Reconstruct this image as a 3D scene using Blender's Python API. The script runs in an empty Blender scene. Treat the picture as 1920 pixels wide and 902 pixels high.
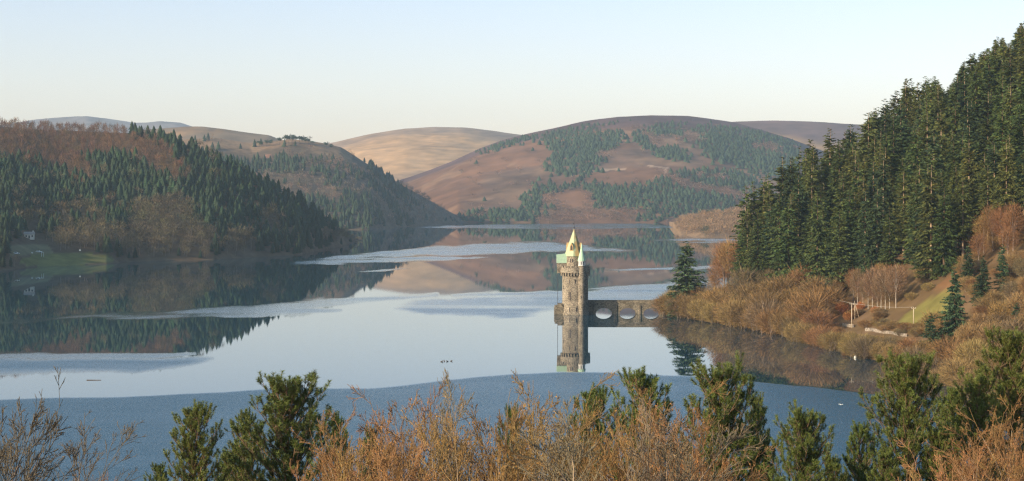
import bpy, bmesh, math, random
import numpy as np
from mathutils import Vector, Matrix, Euler

# ------------------------------------------------------------------ camera, sky, sun, exposure
SC = bpy.context.scene
COL = SC.collection
F, YH, HC = 3335.0, 371.0, 46.0            # focal length in photo pixels, horizon row, camera height above the lake
cd = bpy.data.cameras.new('camera'); cam = bpy.data.objects.new('camera', cd); COL.objects.link(cam)
cam.location = (0, 0, HC); cam.rotation_euler = (math.radians(90), 0, 0)
cd.sensor_width = 36.0; cd.lens = 36.0 * F / 1920.0
cd.shift_y = -(451.0 - YH) / 1920.0
cd.clip_start = 0.5; cd.clip_end = 40000
SC.camera = cam

SUN_AZ, SUN_EL = math.radians(60), math.radians(21)     # the sun stands behind the viewer, to the left
to_sun = Vector((-math.sin(SUN_AZ) * math.cos(SUN_EL), -math.cos(SUN_AZ) * math.cos(SUN_EL), math.sin(SUN_EL)))
W = bpy.data.worlds.new('World'); SC.world = W; W.use_nodes = True
nt = W.node_tree; bg = nt.nodes['Background']
sky = nt.nodes.new('ShaderNodeTexSky'); sky.sky_type = 'NISHITA'; sky.sun_disc = False
sky.sun_elevation = SUN_EL
sky.sun_rotation = math.atan2(to_sun.x, to_sun.y)
sky.altitude = 300; sky.air_density = 1.0; sky.dust_density = 1.2; sky.ozone_density = 1.0
wc = nt.nodes.new('ShaderNodeTexCoord'); wx = nt.nodes.new('ShaderNodeSeparateXYZ'); nt.links.new(wc.outputs['Generated'], wx.inputs[0])
wr = nt.nodes.new('ShaderNodeValToRGB'); we = wr.color_ramp.elements       # dust near the horizon warms the sky
we[0].position = 0.0; we[0].color = (1.0, 0.83, 0.84, 1); we[1].position = 0.13; we[1].color = (0.93, 0.835, 0.90, 1); wk = we.new(0.42); wk.color = (0.62, 0.90, 1.0, 1)
nt.links.new(wx.outputs['Z'], wr.inputs[0])
wm = nt.nodes.new('ShaderNodeMix'); wm.data_type = 'RGBA'; wm.blend_type = 'MULTIPLY'; wm.inputs[0].default_value = 1
nt.links.new(sky.outputs[0], wm.inputs[6]); nt.links.new(wr.outputs[0], wm.inputs[7]); nt.links.new(wm.outputs[2], bg.inputs[0]); bg.inputs[1].default_value = 0.15
sl = bpy.data.lights.new('sun', 'SUN'); sl.energy = 3.9; sl.angle = math.radians(0.5); sl.color = (1.0, 0.83, 0.58)
so = bpy.data.objects.new('sun', sl); COL.objects.link(so)
so.rotation_euler = to_sun.to_track_quat('Z', 'Y').to_euler()
SC.view_settings.view_transform = 'Standard'; SC.view_settings.look = 'None'
SC.view_settings.exposure = 0.70; SC.view_settings.gamma = 1.0
SC.view_settings.use_curve_mapping = False
SC.cycles.max_bounces = 6; SC.cycles.use_denoising = True; SC.cycles.denoiser = 'OPENIMAGEDENOISE'; SC.cycles.denoising_input_passes = 'RGB_ALBEDO_NORMAL'; SC.cycles.denoising_prefilter = 'NONE'; SC.cycles.pixel_filter_type = 'BLACKMAN_HARRIS'; SC.cycles.filter_width = 1.3; SC.cycles.volume_bounces = 0; SC.cycles.transparent_max_bounces = 8

# ------------------------------------------------------------------ helpers
def tag(o, label=None, cat=None, group=None, kind=None):
    for k, v in (('label', label), ('category', cat), ('group', group), ('kind', kind)):
        if v: o[k] = v
    return o

def P(u, v, D):
    """a photo pixel at a known distance -> the point in the valley"""
    return Vector(((u - 960) / F * D, D, HC - (v - YH) / F * D))

def mesh(name, V, T, col=None, mat=None, smooth=False):
    V = np.asarray(V, np.float32).reshape(-1, 3); T = np.asarray(T, np.int32)
    n = T.shape[1]
    me = bpy.data.meshes.new(name)
    me.vertices.add(len(V)); me.vertices.foreach_set('co', V.ravel())
    me.loops.add(T.size); me.loops.foreach_set('vertex_index', T.ravel())
    me.polygons.add(len(T)); me.polygons.foreach_set('loop_start', np.arange(0, T.size, n, dtype=np.int32))
    me.polygons.foreach_set('loop_total', np.full(len(T), n, np.int32))
    if smooth: me.polygons.foreach_set('use_smooth', np.ones(len(T), bool))
    me.update(calc_edges=True)
    if col is not None:
        c = np.ones((len(V), 4), np.float32); c[:, :3] = col
        a = me.attributes.new('Col', 'FLOAT_COLOR', 'POINT'); a.data.foreach_set('color', c.ravel())
    if mat: me.materials.append(mat)
    return me

def link(name, me, parent=None, loc=None):
    o = bpy.data.objects.new(name, me); COL.objects.link(o)
    if parent: o.parent = parent
    if loc is not None: o.location = loc
    return o

def empty(name, loc, rz=0, sc=1.0):
    o = bpy.data.objects.new(name, None); COL.objects.link(o)
    o.location = loc; o.rotation_euler = (0, 0, rz)
    o.scale = (sc, sc, sc) if not isinstance(sc, (tuple, list)) else sc
    o.empty_display_size = 0.5
    return o

def hash2(ix, iy, s):
    h = (ix.astype(np.int64) * 374761393 + iy.astype(np.int64) * 668265263 + s * 974634217) & 0xffffffff
    h = ((h ^ (h >> 13)) * 1274126177) & 0xffffffff
    return ((h ^ (h >> 16)) & 0xffffff) / float(0xffffff)

def vnoise(x, y, s=0):
    x = np.asarray(x, float); y = np.asarray(y, float)
    ix, iy = np.floor(x), np.floor(y); fx, fy = x - ix, y - iy
    fx = fx * fx * (3 - 2 * fx); fy = fy * fy * (3 - 2 * fy)
    a, b = hash2(ix, iy, s), hash2(ix + 1, iy, s); c, d = hash2(ix, iy + 1, s), hash2(ix + 1, iy + 1, s)
    return (a * (1 - fx) + b * fx) * (1 - fy) + (c * (1 - fx) + d * fx) * fy

def fbm(x, y, s=0, n=4):
    t = 0; a = 0.5
    for k in range(n):
        t = t + a * vnoise(x * 2 ** k, y * 2 ** k, s + k * 17); a *= 0.5
    return t / (1 - 0.5 ** n)

def inpoly(u, v, poly):
    u = np.asarray(u, float); v = np.asarray(v, float); r = np.zeros(u.shape, bool); n = len(poly)
    for i in range(n):
        x0, y0 = poly[i]; x1, y1 = poly[(i + 1) % n]
        if y0 == y1: continue
        c = ((y0 > v) != (y1 > v)) & (u < (x1 - x0) * (v - y0) / (y1 - y0) + x0)
        r ^= c
    return r

def sstep(a, b, x):
    t = np.clip((np.asarray(x, float) - a) / (b - a), 0, 1); return t * t * (3 - 2 * t)

def nth(i, n, a, b='frame edge'):
    return f'{ORD[i]} from the {a}' if i < 17 and i <= n // 2 + 3 or n - 1 - i > 19 else f'{ORD[n - 1 - i]} from the {b}'
ORD = ['first', 'second', 'third', 'fourth', 'fifth', 'sixth', 'seventh', 'eighth', 'ninth', 'tenth', 'eleventh', 'twelfth',
       'thirteenth', 'fourteenth', 'fifteenth', 'sixteenth', 'seventeenth', 'eighteenth', 'nineteenth', 'twentieth']

# ------------------------------------------------------------------ materials
def new_mat(name):
    m = bpy.data.materials.new(name); m.use_nodes = True
    n = m.node_tree; b = n.nodes['Principled BSDF']
    return m, n, b

def leaf_mat(name, base, vary=0.35, attr=True, rough=0.75, spec=0.15, trans=0.0):
    """leaf, needle or twig colour: base, times the mesh's own per-leaf colour, shifted a little from plant to plant"""
    m, n, b = new_mat(name)
    oi = n.nodes.new('ShaderNodeObjectInfo')
    mr = n.nodes.new('ShaderNodeMapRange'); mr.inputs[3].default_value = 1 - vary; mr.inputs[4].default_value = 1 + vary
    n.links.new(oi.outputs['Random'], mr.inputs[0])
    hs = n.nodes.new('ShaderNodeHueSaturation')
    mh = n.nodes.new('ShaderNodeMapRange'); mh.inputs[3].default_value = 0.485; mh.inputs[4].default_value = 0.515
    mul = n.nodes.new('ShaderNodeMath'); mul.operation = 'MULTIPLY'; mul.inputs[1].default_value = 7.31
    fr = n.nodes.new('ShaderNodeMath'); fr.operation = 'FRACT'
    n.links.new(oi.outputs['Random'], mul.inputs[0]); n.links.new(mul.outputs[0], fr.inputs[0]); n.links.new(fr.outputs[0], mh.inputs[0])
    n.links.new(mh.outputs[0], hs.inputs['Hue']); n.links.new(mr.outputs[0], hs.inputs['Value'])
    if attr:
        at = n.nodes.new('ShaderNodeAttribute'); at.attribute_name = 'Col'
        mx = n.nodes.new('ShaderNodeMix'); mx.data_type = 'RGBA'; mx.blend_type = 'MULTIPLY'; mx.inputs[0].default_value = 1
        mx.inputs[6].default_value = (*base, 1); n.links.new(at.outputs['Color'], mx.inputs[7])
        n.links.new(mx.outputs[2], hs.inputs['Color'])
    else:
        hs.inputs['Color'].default_value = (*base, 1)
    n.links.new(hs.outputs[0], b.inputs['Base Color'])
    b.inputs['Roughness'].default_value = rough; b.inputs['Specular IOR Level'].default_value = spec
    return m

def ground_mat(name, s1=0.15, s2=0.03, amt=0.45, bump=0.0):
    """soil, grass and heather: the mesh's own colour broken up by two noises"""
    m, n, b = new_mat(name)
    at = n.nodes.new('ShaderNodeAttribute'); at.attribute_name = 'Col'
    tc = n.nodes.new('ShaderNodeTexCoord')
    a1 = n.nodes.new('ShaderNodeTexNoise'); a1.inputs['Scale'].default_value = s1; a1.inputs['Detail'].default_value = 6
    a2 = n.nodes.new('ShaderNodeTexNoise'); a2.inputs['Scale'].default_value = s2; a2.inputs['Detail'].default_value = 5
    for a in (a1, a2): n.links.new(tc.outputs['Object'], a.inputs['Vector'])
    ad = n.nodes.new('ShaderNodeMath'); ad.operation = 'ADD'; n.links.new(a1.outputs['Fac'], ad.inputs[0]); n.links.new(a2.outputs['Fac'], ad.inputs[1])
    mr = n.nodes.new('ShaderNodeMapRange'); mr.inputs[1].default_value = 0.7; mr.inputs[2].default_value = 1.3
    mr.inputs[3].default_value = 1 - amt; mr.inputs[4].default_value = 1 + amt
    n.links.new(ad.outputs[0], mr.inputs[0])
    hs = n.nodes.new('ShaderNodeHueSaturation'); n.links.new(mr.outputs[0], hs.inputs['Value']); n.links.new(at.outputs['Color'], hs.inputs['Color'])
    n.links.new(hs.outputs[0], b.inputs['Base Color']); b.inputs['Roughness'].default_value = 0.95; b.inputs['Specular IOR Level'].default_value = 0.05
    return m

def plain_mat(name, base, rough=0.7, spec=0.3, noise=0.25, scale=3.0, metal=0.0):
    m, n, b = new_mat(name)
    tc = n.nodes.new('ShaderNodeTexCoord'); a = n.nodes.new('ShaderNodeTexNoise'); a.inputs['Scale'].default_value = scale; a.inputs['Detail'].default_value = 5
    n.links.new(tc.outputs['Object'], a.inputs['Vector'])
    r = n.nodes.new('ShaderNodeMix'); r.data_type = 'RGBA'
    r.inputs[6].default_value = (*[c * (1 - noise) for c in base], 1); r.inputs[7].default_value = (*[min(1, c * (1 + noise)) for c in base], 1)
    n.links.new(a.outputs['Fac'], r.inputs[0]); n.links.new(r.outputs[2], b.inputs['Base Color'])
    b.inputs['Roughness'].default_value = rough; b.inputs['Specular IOR Level'].default_value = spec; b.inputs['Metallic'].default_value = metal
    return m

def stone_mat(name, c0, c1, c2, size=0.55):
    """squared rubble: blocks of three stone colours with darker joints and weather stains"""
    m, n, b = new_mat(name)
    tc = n.nodes.new('ShaderNodeTexCoord')
    mp = n.nodes.new('ShaderNodeMapping'); mp.inputs['Scale'].default_value = (1 / size, 1 / size, 1.6 / size)
    n.links.new(tc.outputs['Object'], mp.inputs[0])
    vo = n.nodes.new('ShaderNodeTexVoronoi'); vo.inputs['Scale'].default_value = 1.0; n.links.new(mp.outputs[0], vo.inputs['Vector'])
    sep = n.nodes.new('ShaderNodeSeparateColor'); n.links.new(vo.outputs['Color'], sep.inputs[0])
    cr = n.nodes.new('ShaderNodeValToRGB'); e = cr.color_ramp.elements
    e[0].color = (*c0, 1); e[0].position = 0.1; e[1].color = (*c2, 1); e[1].position = 0.95
    k = e.new(0.5); k.color = (*c1, 1)
    n.links.new(sep.outputs[0], cr.inputs[0])
    ve = n.nodes.new('ShaderNodeTexVoronoi'); ve.feature = 'DISTANCE_TO_EDGE'; n.links.new(mp.outputs[0], ve.inputs['Vector'])
    jr = n.nodes.new('ShaderNodeMapRange'); jr.inputs[1].default_value = 0.0; jr.inputs[2].default_value = 0.08; jr.inputs[3].default_value = 0.45; jr.inputs[4].default_value = 1
    n.links.new(ve.outputs['Distance'], jr.inputs[0])
    st = n.nodes.new('ShaderNodeTexNoise'); st.inputs['Scale'].default_value = 0.35; st.inputs['Detail'].default_value = 6
    n.links.new(tc.outputs['Object'], st.inputs['Vector'])
    sr = n.nodes.new('ShaderNodeMapRange'); sr.inputs[1].default_value = 0.35; sr.inputs[2].default_value = 0.65; sr.inputs[3].default_value = 0.7; sr.inputs[4].default_value = 1.15
    n.links.new(st.outputs['Fac'], sr.inputs[0])
    mm = n.nodes.new('ShaderNodeMath'); mm.operation = 'MULTIPLY'; n.links.new(jr.outputs[0], mm.inputs[0]); n.links.new(sr.outputs[0], mm.inputs[1])
    hs = n.nodes.new('ShaderNodeHueSaturation'); n.links.new(cr.outputs[0], hs.inputs['Color']); n.links.new(mm.outputs[0], hs.inputs['Value'])
    n.links.new(hs.outputs[0], b.inputs['Base Color']); b.inputs['Roughness'].default_value = 0.9; b.inputs['Specular IOR Level'].default_value = 0.15
    bp = n.nodes.new('ShaderNodeBump'); bp.inputs['Strength'].default_value = 0.6; bp.inputs['Distance'].default_value = 0.05
    n.links.new(ve.outputs['Distance'], bp.inputs['Height']); n.links.new(bp.outputs[0], b.inputs['Normal'])
    return m

M_ground = ground_mat('hillside', 0.12, 0.02, 0.35)
M_moor = ground_mat('moorland', 0.02, 0.004, 0.4)
M_near = ground_mat('near_ground', 1.2, 0.2, 0.4)
M_fir = leaf_mat('fir_needles', (0.066, 0.092, 0.028), 0.35)
M_spruce = leaf_mat('spruce_needles', (0.045, 0.075, 0.035), 0.25)
M_pine = leaf_mat('pine_needles', (0.135, 0.165, 0.034), 0.15, rough=0.55, spec=0.3)
M_twig = leaf_mat('bare_twigs', (0.26, 0.155, 0.07), 0.22)
M_rust = leaf_mat('rust_twigs', (0.37, 0.165, 0.048), 0.22)
M_forest = leaf_mat('forest_leaves', (1, 1, 1), 0.0)
M_bark = plain_mat('brown_bark', (0.13, 0.09, 0.06), 0.9, 0.1, 0.5, 2.0)
M_palebark = plain_mat('pale_bark', (0.36, 0.26, 0.17), 0.9, 0.1, 0.3, 2.0)
M_greybark = plain_mat('grey_bark', (0.24, 0.18, 0.14), 0.9, 0.1, 0.4, 4.0)
M_birch = plain_mat('white_bark', (0.42, 0.36, 0.29), 0.8, 0.2, 0.35, 3.0)
M_stone = stone_mat('tower_stone', (0.17, 0.135, 0.10), (0.31, 0.255, 0.185), (0.46, 0.385, 0.285), .38)
M_stone2 = stone_mat('bridge_stone', (0.13, 0.11, 0.075), (0.25, 0.205, 0.145), (0.34, 0.28, 0.20), 0.42)
M_dark = plain_mat('dark_glass', (0.015, 0.015, 0.018), 0.25, 0.5, 0.2)
M_white = plain_mat('white_paint', (0.72, 0.70, 0.64), 0.6, 0.3, 0.12)
M_verd = plain_mat('verdigris_copper', (0.42, 0.58, 0.40), 0.55, 0.35, 0.2, 1.5)
M_iron = plain_mat('iron', (0.04, 0.04, 0.045), 0.6, 0.4, 0.2)
M_wood = plain_mat('pole_wood', (0.50, 0.40, 0.28), 0.85, 0.1, 0.25, 4.0)
M_drystone = stone_mat('dry_stone', (0.2, 0.16, 0.12), (0.32, 0.26, 0.2), (0.42, 0.35, 0.28), 0.5)
M_slate = plain_mat('roof_slate', (0.32, 0.25, 0.2), 0.6, 0.3, 0.2, 2.0)
M_render = plain_mat('pale_render', (0.66, 0.58, 0.46), 0.9, 0.1, 0.15, 1.0)

# ------------------------------------------------------------------ the lake
def strip(tab, u):
    a = np.array(tab, float)
    top = np.interp(u, a[:, 0], a[:, 1]); bot = np.interp(u, a[:, 0], a[:, 2])
    return top, bot, (u >= a[0, 0]) & (u <= a[-1, 0])

# wind-ruffled water, measured on the photo as (column, far edge row, near edge row), strength, edge softness in rows
RUFFLES = [
    ([(-900, 742, 1200), (0, 750, 1200), (80, 748, 1200), (270, 742, 1200), (420, 735, 1200), (520, 729, 1200), (600, 728, 1200), (690, 729, 1200), (800, 719, 1200), (900, 707, 1200),
      (960, 702, 1200), (1050, 699, 1200), (1150, 699, 1200), (1300, 705, 1200), (1400, 713, 1200), (1500, 725, 1200), (1640, 738, 1200), (2600, 800, 1200)], 1.0, 3.0),
    ([(-900, 668, 706), (0, 672, 698), (100, 673, 696), (200, 673, 696), (260, 673, 696), (300, 674, 693), (350, 675, 687), (400, 677, 678)], 0.8, 5.0),
    ([(-900, 660, 672), (0, 663, 673), (120, 662, 674), (280, 660, 673), (365, 664, 667)], 0.4, 4.0),
    ([(-900, 630, 640), (0, 600, 608), (100, 593, 600), (200, 588, 596), (350, 580, 591), (450, 572, 590), (520, 567, 585), (600, 561, 576), (700, 555, 567), (820, 550, 556)], 0.36, 3.0),
    ([(200, 596, 600), (350, 584, 595), (440, 581, 594), (560, 579, 590), (640, 581, 584)], 0.45, 3.0),
    ([(740, 574, 577), (800, 566, 587), (860, 562, 592), (920, 560, 594), (1000, 556, 588), (1060, 552, 574), (1105, 552, 562)], 0.58, 6.0),
    ([(850, 552, 556), (960, 549, 556), (1060, 546, 554)], 0.4, 3.0),
    ([(1100, 548, 566), (1160, 541, 564), (1260, 528, 558), (1360, 520, 540)], 0.46, 4.0),
    ([(555, 488, 495), (620, 481, 491), (700, 472, 484), (800, 463, 479), (900, 457, 476), (1000, 454, 473), (1060, 455, 471), (1120, 465, 471), (1195, 468, 469)], 0.56, 2.5),
    ([(545, 492, 495), (640, 487, 494), (750, 483, 490), (850, 480, 487), (915, 482, 483)], 0.55, 2.0),
    ([(670, 509, 510), (720, 505, 509), (765, 504, 505)], 0.5, 1.5),
    ([(770, 426, 427), (850, 423, 428), (960, 420, 429), (1100, 419, 429), (1200, 419, 428), (1265, 424, 427)], 0.6, 1.0),
    ([(1225, 449, 450), (1290, 447, 451), (1400, 447, 452)], 0.6, 1.0),
    ([(1250, 454, 455), (1300, 453, 456), (1400, 453, 456)], 0.5, 1.0),
    ([(1130, 506, 506.5), (1200, 503, 507), (1260, 501, 506), (1400, 497, 504)], 0.6, 1.0),
    ([(1098, 541, 542), (1150, 538, 543), (1200, 534, 541), (1260, 529, 539)], 0.45, 2.0),
    ([(620, 433, 440), (700, 431, 436), (800, 430, 434)], 0.18, 3.0),
]
us = np.arange(-1000, 2600, 5.0)
vs = np.concatenate([np.arange(391.0, 440, 0.6), np.arange(440, 760, 0.8), np.arange(760, 1010, 3.0)])
UU, VV = np.meshgrid(us, vs)
DD = F * HC / (VV - YH)
XX = (UU - 960) / F * DD
wob = (fbm(XX / 18.0, DD / 60.0, 5) - 0.5)
mask = np.zeros_like(UU)
for tab, s, soft in RUFFLES:
    soft = soft * (1.5 if s == 1 else 2.3)
    top, bot, ok = strip(tab, UU)
    Vw = VV + wob * soft * 1.6
    m_ = sstep(-soft * 0.5, soft * 0.5, Vw - top) * sstep(-soft * 0.5, soft * 0.5, bot - Vw) * ok
    streak = 0.2 + 1.45 * fbm(XX / 90.0, DD / 22.0, 11)
    mask = np.maximum(mask, np.clip(m_ * s * (streak if s < 1 else .82 + .36 * fbm(XX / 45.0, DD / 9.0, 13)), 0, 1))
nv, nu = UU.shape
idx = np.arange(nv * nu).reshape(nv, nu)
Q = np.stack([idx[:-1, :-1], idx[1:, :-1], idx[1:, 1:], idx[:-1, 1:]], -1).reshape(-1, 4)
V = np.stack([XX, DD, np.zeros_like(XX)], -1).reshape(-1, 3)
m_water, n, b = new_mat('lake_water')
b.inputs['Base Color'].default_value = (0.012, 0.048, 0.066, 1); b.inputs['IOR'].default_value = 1.333
at = n.nodes.new('ShaderNodeAttribute'); at.attribute_name = 'Col'
sep = n.nodes.new('ShaderNodeSeparateColor'); n.links.new(at.outputs['Color'], sep.inputs[0])
tc = n.nodes.new('ShaderNodeTexCoord')
mp = n.nodes.new('ShaderNodeMapping'); mp.inputs['Scale'].default_value = (0.8, 1.3, 1); n.links.new(tc.outputs['Object'], mp.inputs[0])
nz = n.nodes.new('ShaderNodeTexNoise'); nz.inputs['Scale'].default_value = 7.0; nz.inputs['Detail'].default_value = 2; nz.inputs['Roughness'].default_value = 0.65
n.links.new(mp.outputs[0], nz.inputs['Vector'])
sub = n.nodes.new('ShaderNodeVectorMath'); sub.operation = 'SUBTRACT'; sub.inputs[1].default_value = (0.5, 0.5, 0.5); n.links.new(nz.outputs['Color'], sub.inputs[0])
ml = n.nodes.new('ShaderNodeVectorMath'); ml.operation = 'MULTIPLY'; ml.inputs[1].default_value = (1, 1, 0); n.links.new(sub.outputs[0], ml.inputs[0])
amp = n.nodes.new('ShaderNodeMapRange'); amp.inputs[3].default_value = 0.004; amp.inputs[4].default_value = 1.15; n.links.new(sep.outputs[0], amp.inputs[0])
sc_ = n.nodes.new('ShaderNodeVectorMath'); sc_.operation = 'SCALE'; n.links.new(ml.outputs[0], sc_.inputs[0]); n.links.new(amp.outputs[0], sc_.inputs['Scale'])
t2 = n.nodes.new('ShaderNodeMath'); t2.operation = 'POWER'; t2.inputs[1].default_value = 1.7; n.links.new(sep.outputs[0], t2.inputs[0]); n.links.new(t2.outputs[0], amp.inputs[0])
ln_ = n.nodes.new('ShaderNodeVectorMath'); ln_.operation = 'SCALE'; ln_.inputs[0].default_value = (-0.01, -0.07, 0); n.links.new(t2.outputs[0], ln_.inputs['Scale'])
a0 = n.nodes.new('ShaderNodeVectorMath'); a0.operation = 'ADD'; a0.inputs[1].default_value = (0, 0, 1); n.links.new(ln_.outputs[0], a0.inputs[0])
ad = n.nodes.new('ShaderNodeVectorMath'); ad.operation = 'ADD'; n.links.new(a0.outputs[0], ad.inputs[1]); n.links.new(sc_.outputs[0], ad.inputs[0])
no = n.nodes.new('ShaderNodeVectorMath'); no.operation = 'NORMALIZE'; n.links.new(ad.outputs[0], no.inputs[0]); n.links.new(no.outputs[0], b.inputs['Normal'])
rr = n.nodes.new('ShaderNodeMapRange'); rr.inputs[3].default_value = 0.012; rr.inputs[4].default_value = 0.16; n.links.new(sep.outputs[0], rr.inputs[0]); n.links.new(rr.outputs[0], b.inputs['Roughness'])
lake = link('lake', mesh('lake', V, Q, np.stack([mask.ravel()] * 3, -1), m_water, True)); tag(lake, kind='structure')

# ------------------------------------------------------------------ hills
class Hill:
    def __init__(s, name, shore, ridge, prof=1.25, rough=6.0, seed=0, scale=140.0, allow=0.0, back=0.6):
        """shore: (column, row of the waterline or -distance); ridge: (column, silhouette row, distance); allow: tree height hidden in the silhouette"""
        s.name, s.prof, s.rough, s.seed, s.scale, s.allow, s.back = name, prof, rough, seed, scale, allow, back
        a = np.array(shore, float); s.su = a[:, 0]; s.sd = np.where(a[:, 1] > 0, F * HC / np.maximum(a[:, 1] - YH, 1e-3), -a[:, 1])
        r = np.array(ridge, float); s.ru, s.rv, s.rd = r[:, 0], r[:, 1], r[:, 2]
    def S(s, u): return np.interp(u, s.su, s.sd)
    def R(s, u): return np.interp(u, s.ru, s.rd)
    def t(s, u, D): return (D - s.S(u)) / np.maximum(s.R(u) - s.S(u), 15.0)
    def z(s, u, D):
        u = np.asarray(u, float); D = np.asarray(D, float)
        t = s.t(u, D); zr = np.maximum(HC + (YH - np.interp(u, s.ru, s.rv)) / F * s.R(u) - s.allow, 1.0)
        tc = np.clip(t, 0, 1); p = tc * (s.prof + (1 - s.prof) * tc)
        x = (u - 960) / F * D
        nz = (fbm(x / s.scale, D / s.scale, s.seed) - 0.5) * 2 * s.rough * np.clip(t * 3, 0, 1) * np.clip((1.15 - t) * 1.2 + 0.25, 0.25, 1)
        nz = nz + (fbm(x / s.scale * 3.1, D / s.scale * 2.2, s.seed + 5) - 0.5) * s.rough * 1.1 * np.clip(t * 3, 0, 1) * np.clip((1.0 - t) * 3, 0.15, 1)
        z = zr * p + nz * np.clip(zr / 60, 0.1, 1)
        z = np.where(t < 0, np.maximum(t * 40, -4) , z + 0.5 * np.clip(t * 20, 0, 1))
        return np.where(t > 1, z - zr * s.back * (t - 1) ** 1.5, z)
    def build(s, colf, mat, du=4.0, nt=90, tmax=1.5):
        u = np.arange(s.su[0], s.su[-1] + du, du); t = np.concatenate([[-0.06, -0.02], np.linspace(0, tmax, nt)])
        UU, TT = np.meshgrid(u, t)
        DD = s.S(UU) + TT * np.maximum(s.R(UU) - s.S(UU), 15.0)
        ZZ = s.z(UU, DD); XX = (UU - 960) / F * DD
        VV = YH - (ZZ - HC) / DD * F
        nv, nu = UU.shape; idx = np.arange(nv * nu).reshape(nv, nu)
        Q = np.stack([idx[:-1, :-1], idx[:-1, 1:], idx[1:, 1:], idx[1:, :-1]], -1).reshape(-1, 4)
        c = colf(UU, VV, XX, DD, TT).reshape(-1, 3)
        s.o = tag(link(s.name, mesh(s.name, np.stack([XX, DD, ZZ], -1), Q, c, mat, True)), kind='structure')
        return s
    def scatter(s, spacing, rng, umin, umax, tmin=0.0, tmax=1.04):
        u = np.linspace(umin, umax, 60)
        D0, D1 = s.S(u).min(), (s.S(u) + tmax * (s.R(u) - s.S(u))).max()
        xa = (umin - 960) / F * (D1 if umin < 960 else D0); xb = (umax - 960) / F * (D1 if umax > 960 else D0)
        gx, gy = np.meshgrid(np.arange(xa, xb, spacing), np.arange(D0, D1, spacing))
        x = gx.ravel() + rng.uniform(-.48, .48, gx.size) * spacing; y = gy.ravel() + rng.uniform(-.48, .48, gx.size) * spacing
        uu = 960 + x / y * F; t = s.t(uu, y)
        k = (uu > umin) & (uu < umax) & (t > tmin) & (t < tmax)
        x, y, uu, t = x[k], y[k], uu[k], t[k]; z = s.z(uu, y)
        return x, y, z, uu, YH - (z - HC) / y * F, t

def C(*c): return np.array(c, float)
def paint(base, shape, *layers):
    c = np.empty(shape + (3,)); c[:] = base
    for m, k in layers: c = c * (1 - m[..., None]) + k * m[..., None]
    return c

BRACKEN, HEATHER, TAN, LITTER, GRASS = C(.185, .092, .05), C(.098, .056, .054), C(.46, .265, .12), C(.13, .085, .05), C(.15, .135, .045)

hill_a = Hill('hill', [(-700, -700), (-400, 535), (-100, 513), (0, 508), (70, 500), (200, 495), (240, 491), (400, 487), (560, 478), (640, 462), (680, 450)],
              [(-700, 240, 1500), (-400, 225, 1600), (0, 222, 1650), (100, 230, 1680), (200, 231, 1680), (260, 231, 1660), (330, 244, 1620), (400, 274, 1600), (450, 300, 1590), (500, 330, 1590), (560, 365, 1610), (610, 395, 1700), (640, 415, 1790), (680, 446, 1990)],
              1.15, 9, 3, 170, 8)
MEADOW = [(66, 476), (110, 474), (160, 474), (210, 480), (214, 492), (150, 497), (60, 500), (30, 490)]
def col_a(u, v, x, d, t):
    nz = fbm(x / 60, d / 60, 31)
    mead = inpoly(u, v + (nz - .5) * 3, MEADOW).astype(float); up = inpoly(u, v, [(10, 460), (90, 458), (100, 474), (20, 480)]).astype(float) * .8
    return paint(LITTER, u.shape, (up, C(.20, .17, .09)), (mead, GRASS * (0.8 + 0.5 * nz.mean())))
hill_a.build(col_a, M_ground, 3, 110)

hill_b = Hill('hill', [(330, -2500), (600, -2560), (690, 431), (760, 425), (880, 417.5)],
              [(330, 262, 3000), (400, 258, 3000), (470, 268, 3000), (520, 264, 3000), (545, 260, 3000), (580, 264, 3000), (605, 268, 3000), (640, 276, 3020), (700, 312, 3080), (760, 348, 3150), (820, 383, 3230), (850, 400, 3300), (880, 416, 3400)],
              1.2, 12, 7, 260, 1)
def col_b(u, v, x, d, t):
    nz = fbm(x / 90, d / 90, 41)
    top = sstep(.72, .85, t + (nz - .5) * .4) * (u < 660)
    return paint(C(.12, .085, .055), u.shape, (top, C(.24, .15, .085)), (inpoly(u, v, [(495, 290), (508, 288), (510, 300), (495, 300)]) * .8, C(.35, .17, .11)))
hill_b.build(col_b, M_ground, 4, 90)

hill_c = Hill('hill', [(250, -3600), (640, -3600)], [(250, 245, 4200), (350, 238, 4200), (380, 238, 4200), (420, 243, 4200), (470, 251, 4200), (505, 255, 4200), (525, 263, 4200), (560, 276, 4200), (640, 300, 4200)], 1.2, 6, 9, 300)
hill_c.build(lambda u, v, x, d, t: paint(TAN * .8, u.shape, (sstep(.45, .6, fbm(x / 120, d / 200, 3)), C(.22, .15, .09))), M_moor, 6, 40)

hill_d = Hill('hill', [(560, -4600), (1150, -4600)],
              [(560, 280, 6200), (630, 267, 6200), (700, 251, 6200), (760, 241, 6200), (815, 237.5, 6200), (870, 239, 6200), (930, 246, 6200), (990, 254, 6200), (1150, 275, 6200)], 1.35, 16, 13, 420)
hill_d.build(lambda u, v, x, d, t: paint(TAN, u.shape, (sstep(.48, .62, fbm(x / 260, d / 500, 3)) * .7, C(.27, .17, .10)), (sstep(.72, .9, t + .3 * (fbm(x / 200, d / 300, 8) - .5)) * .7, C(.24, .16, .11))), M_moor, 5, 70)

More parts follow.
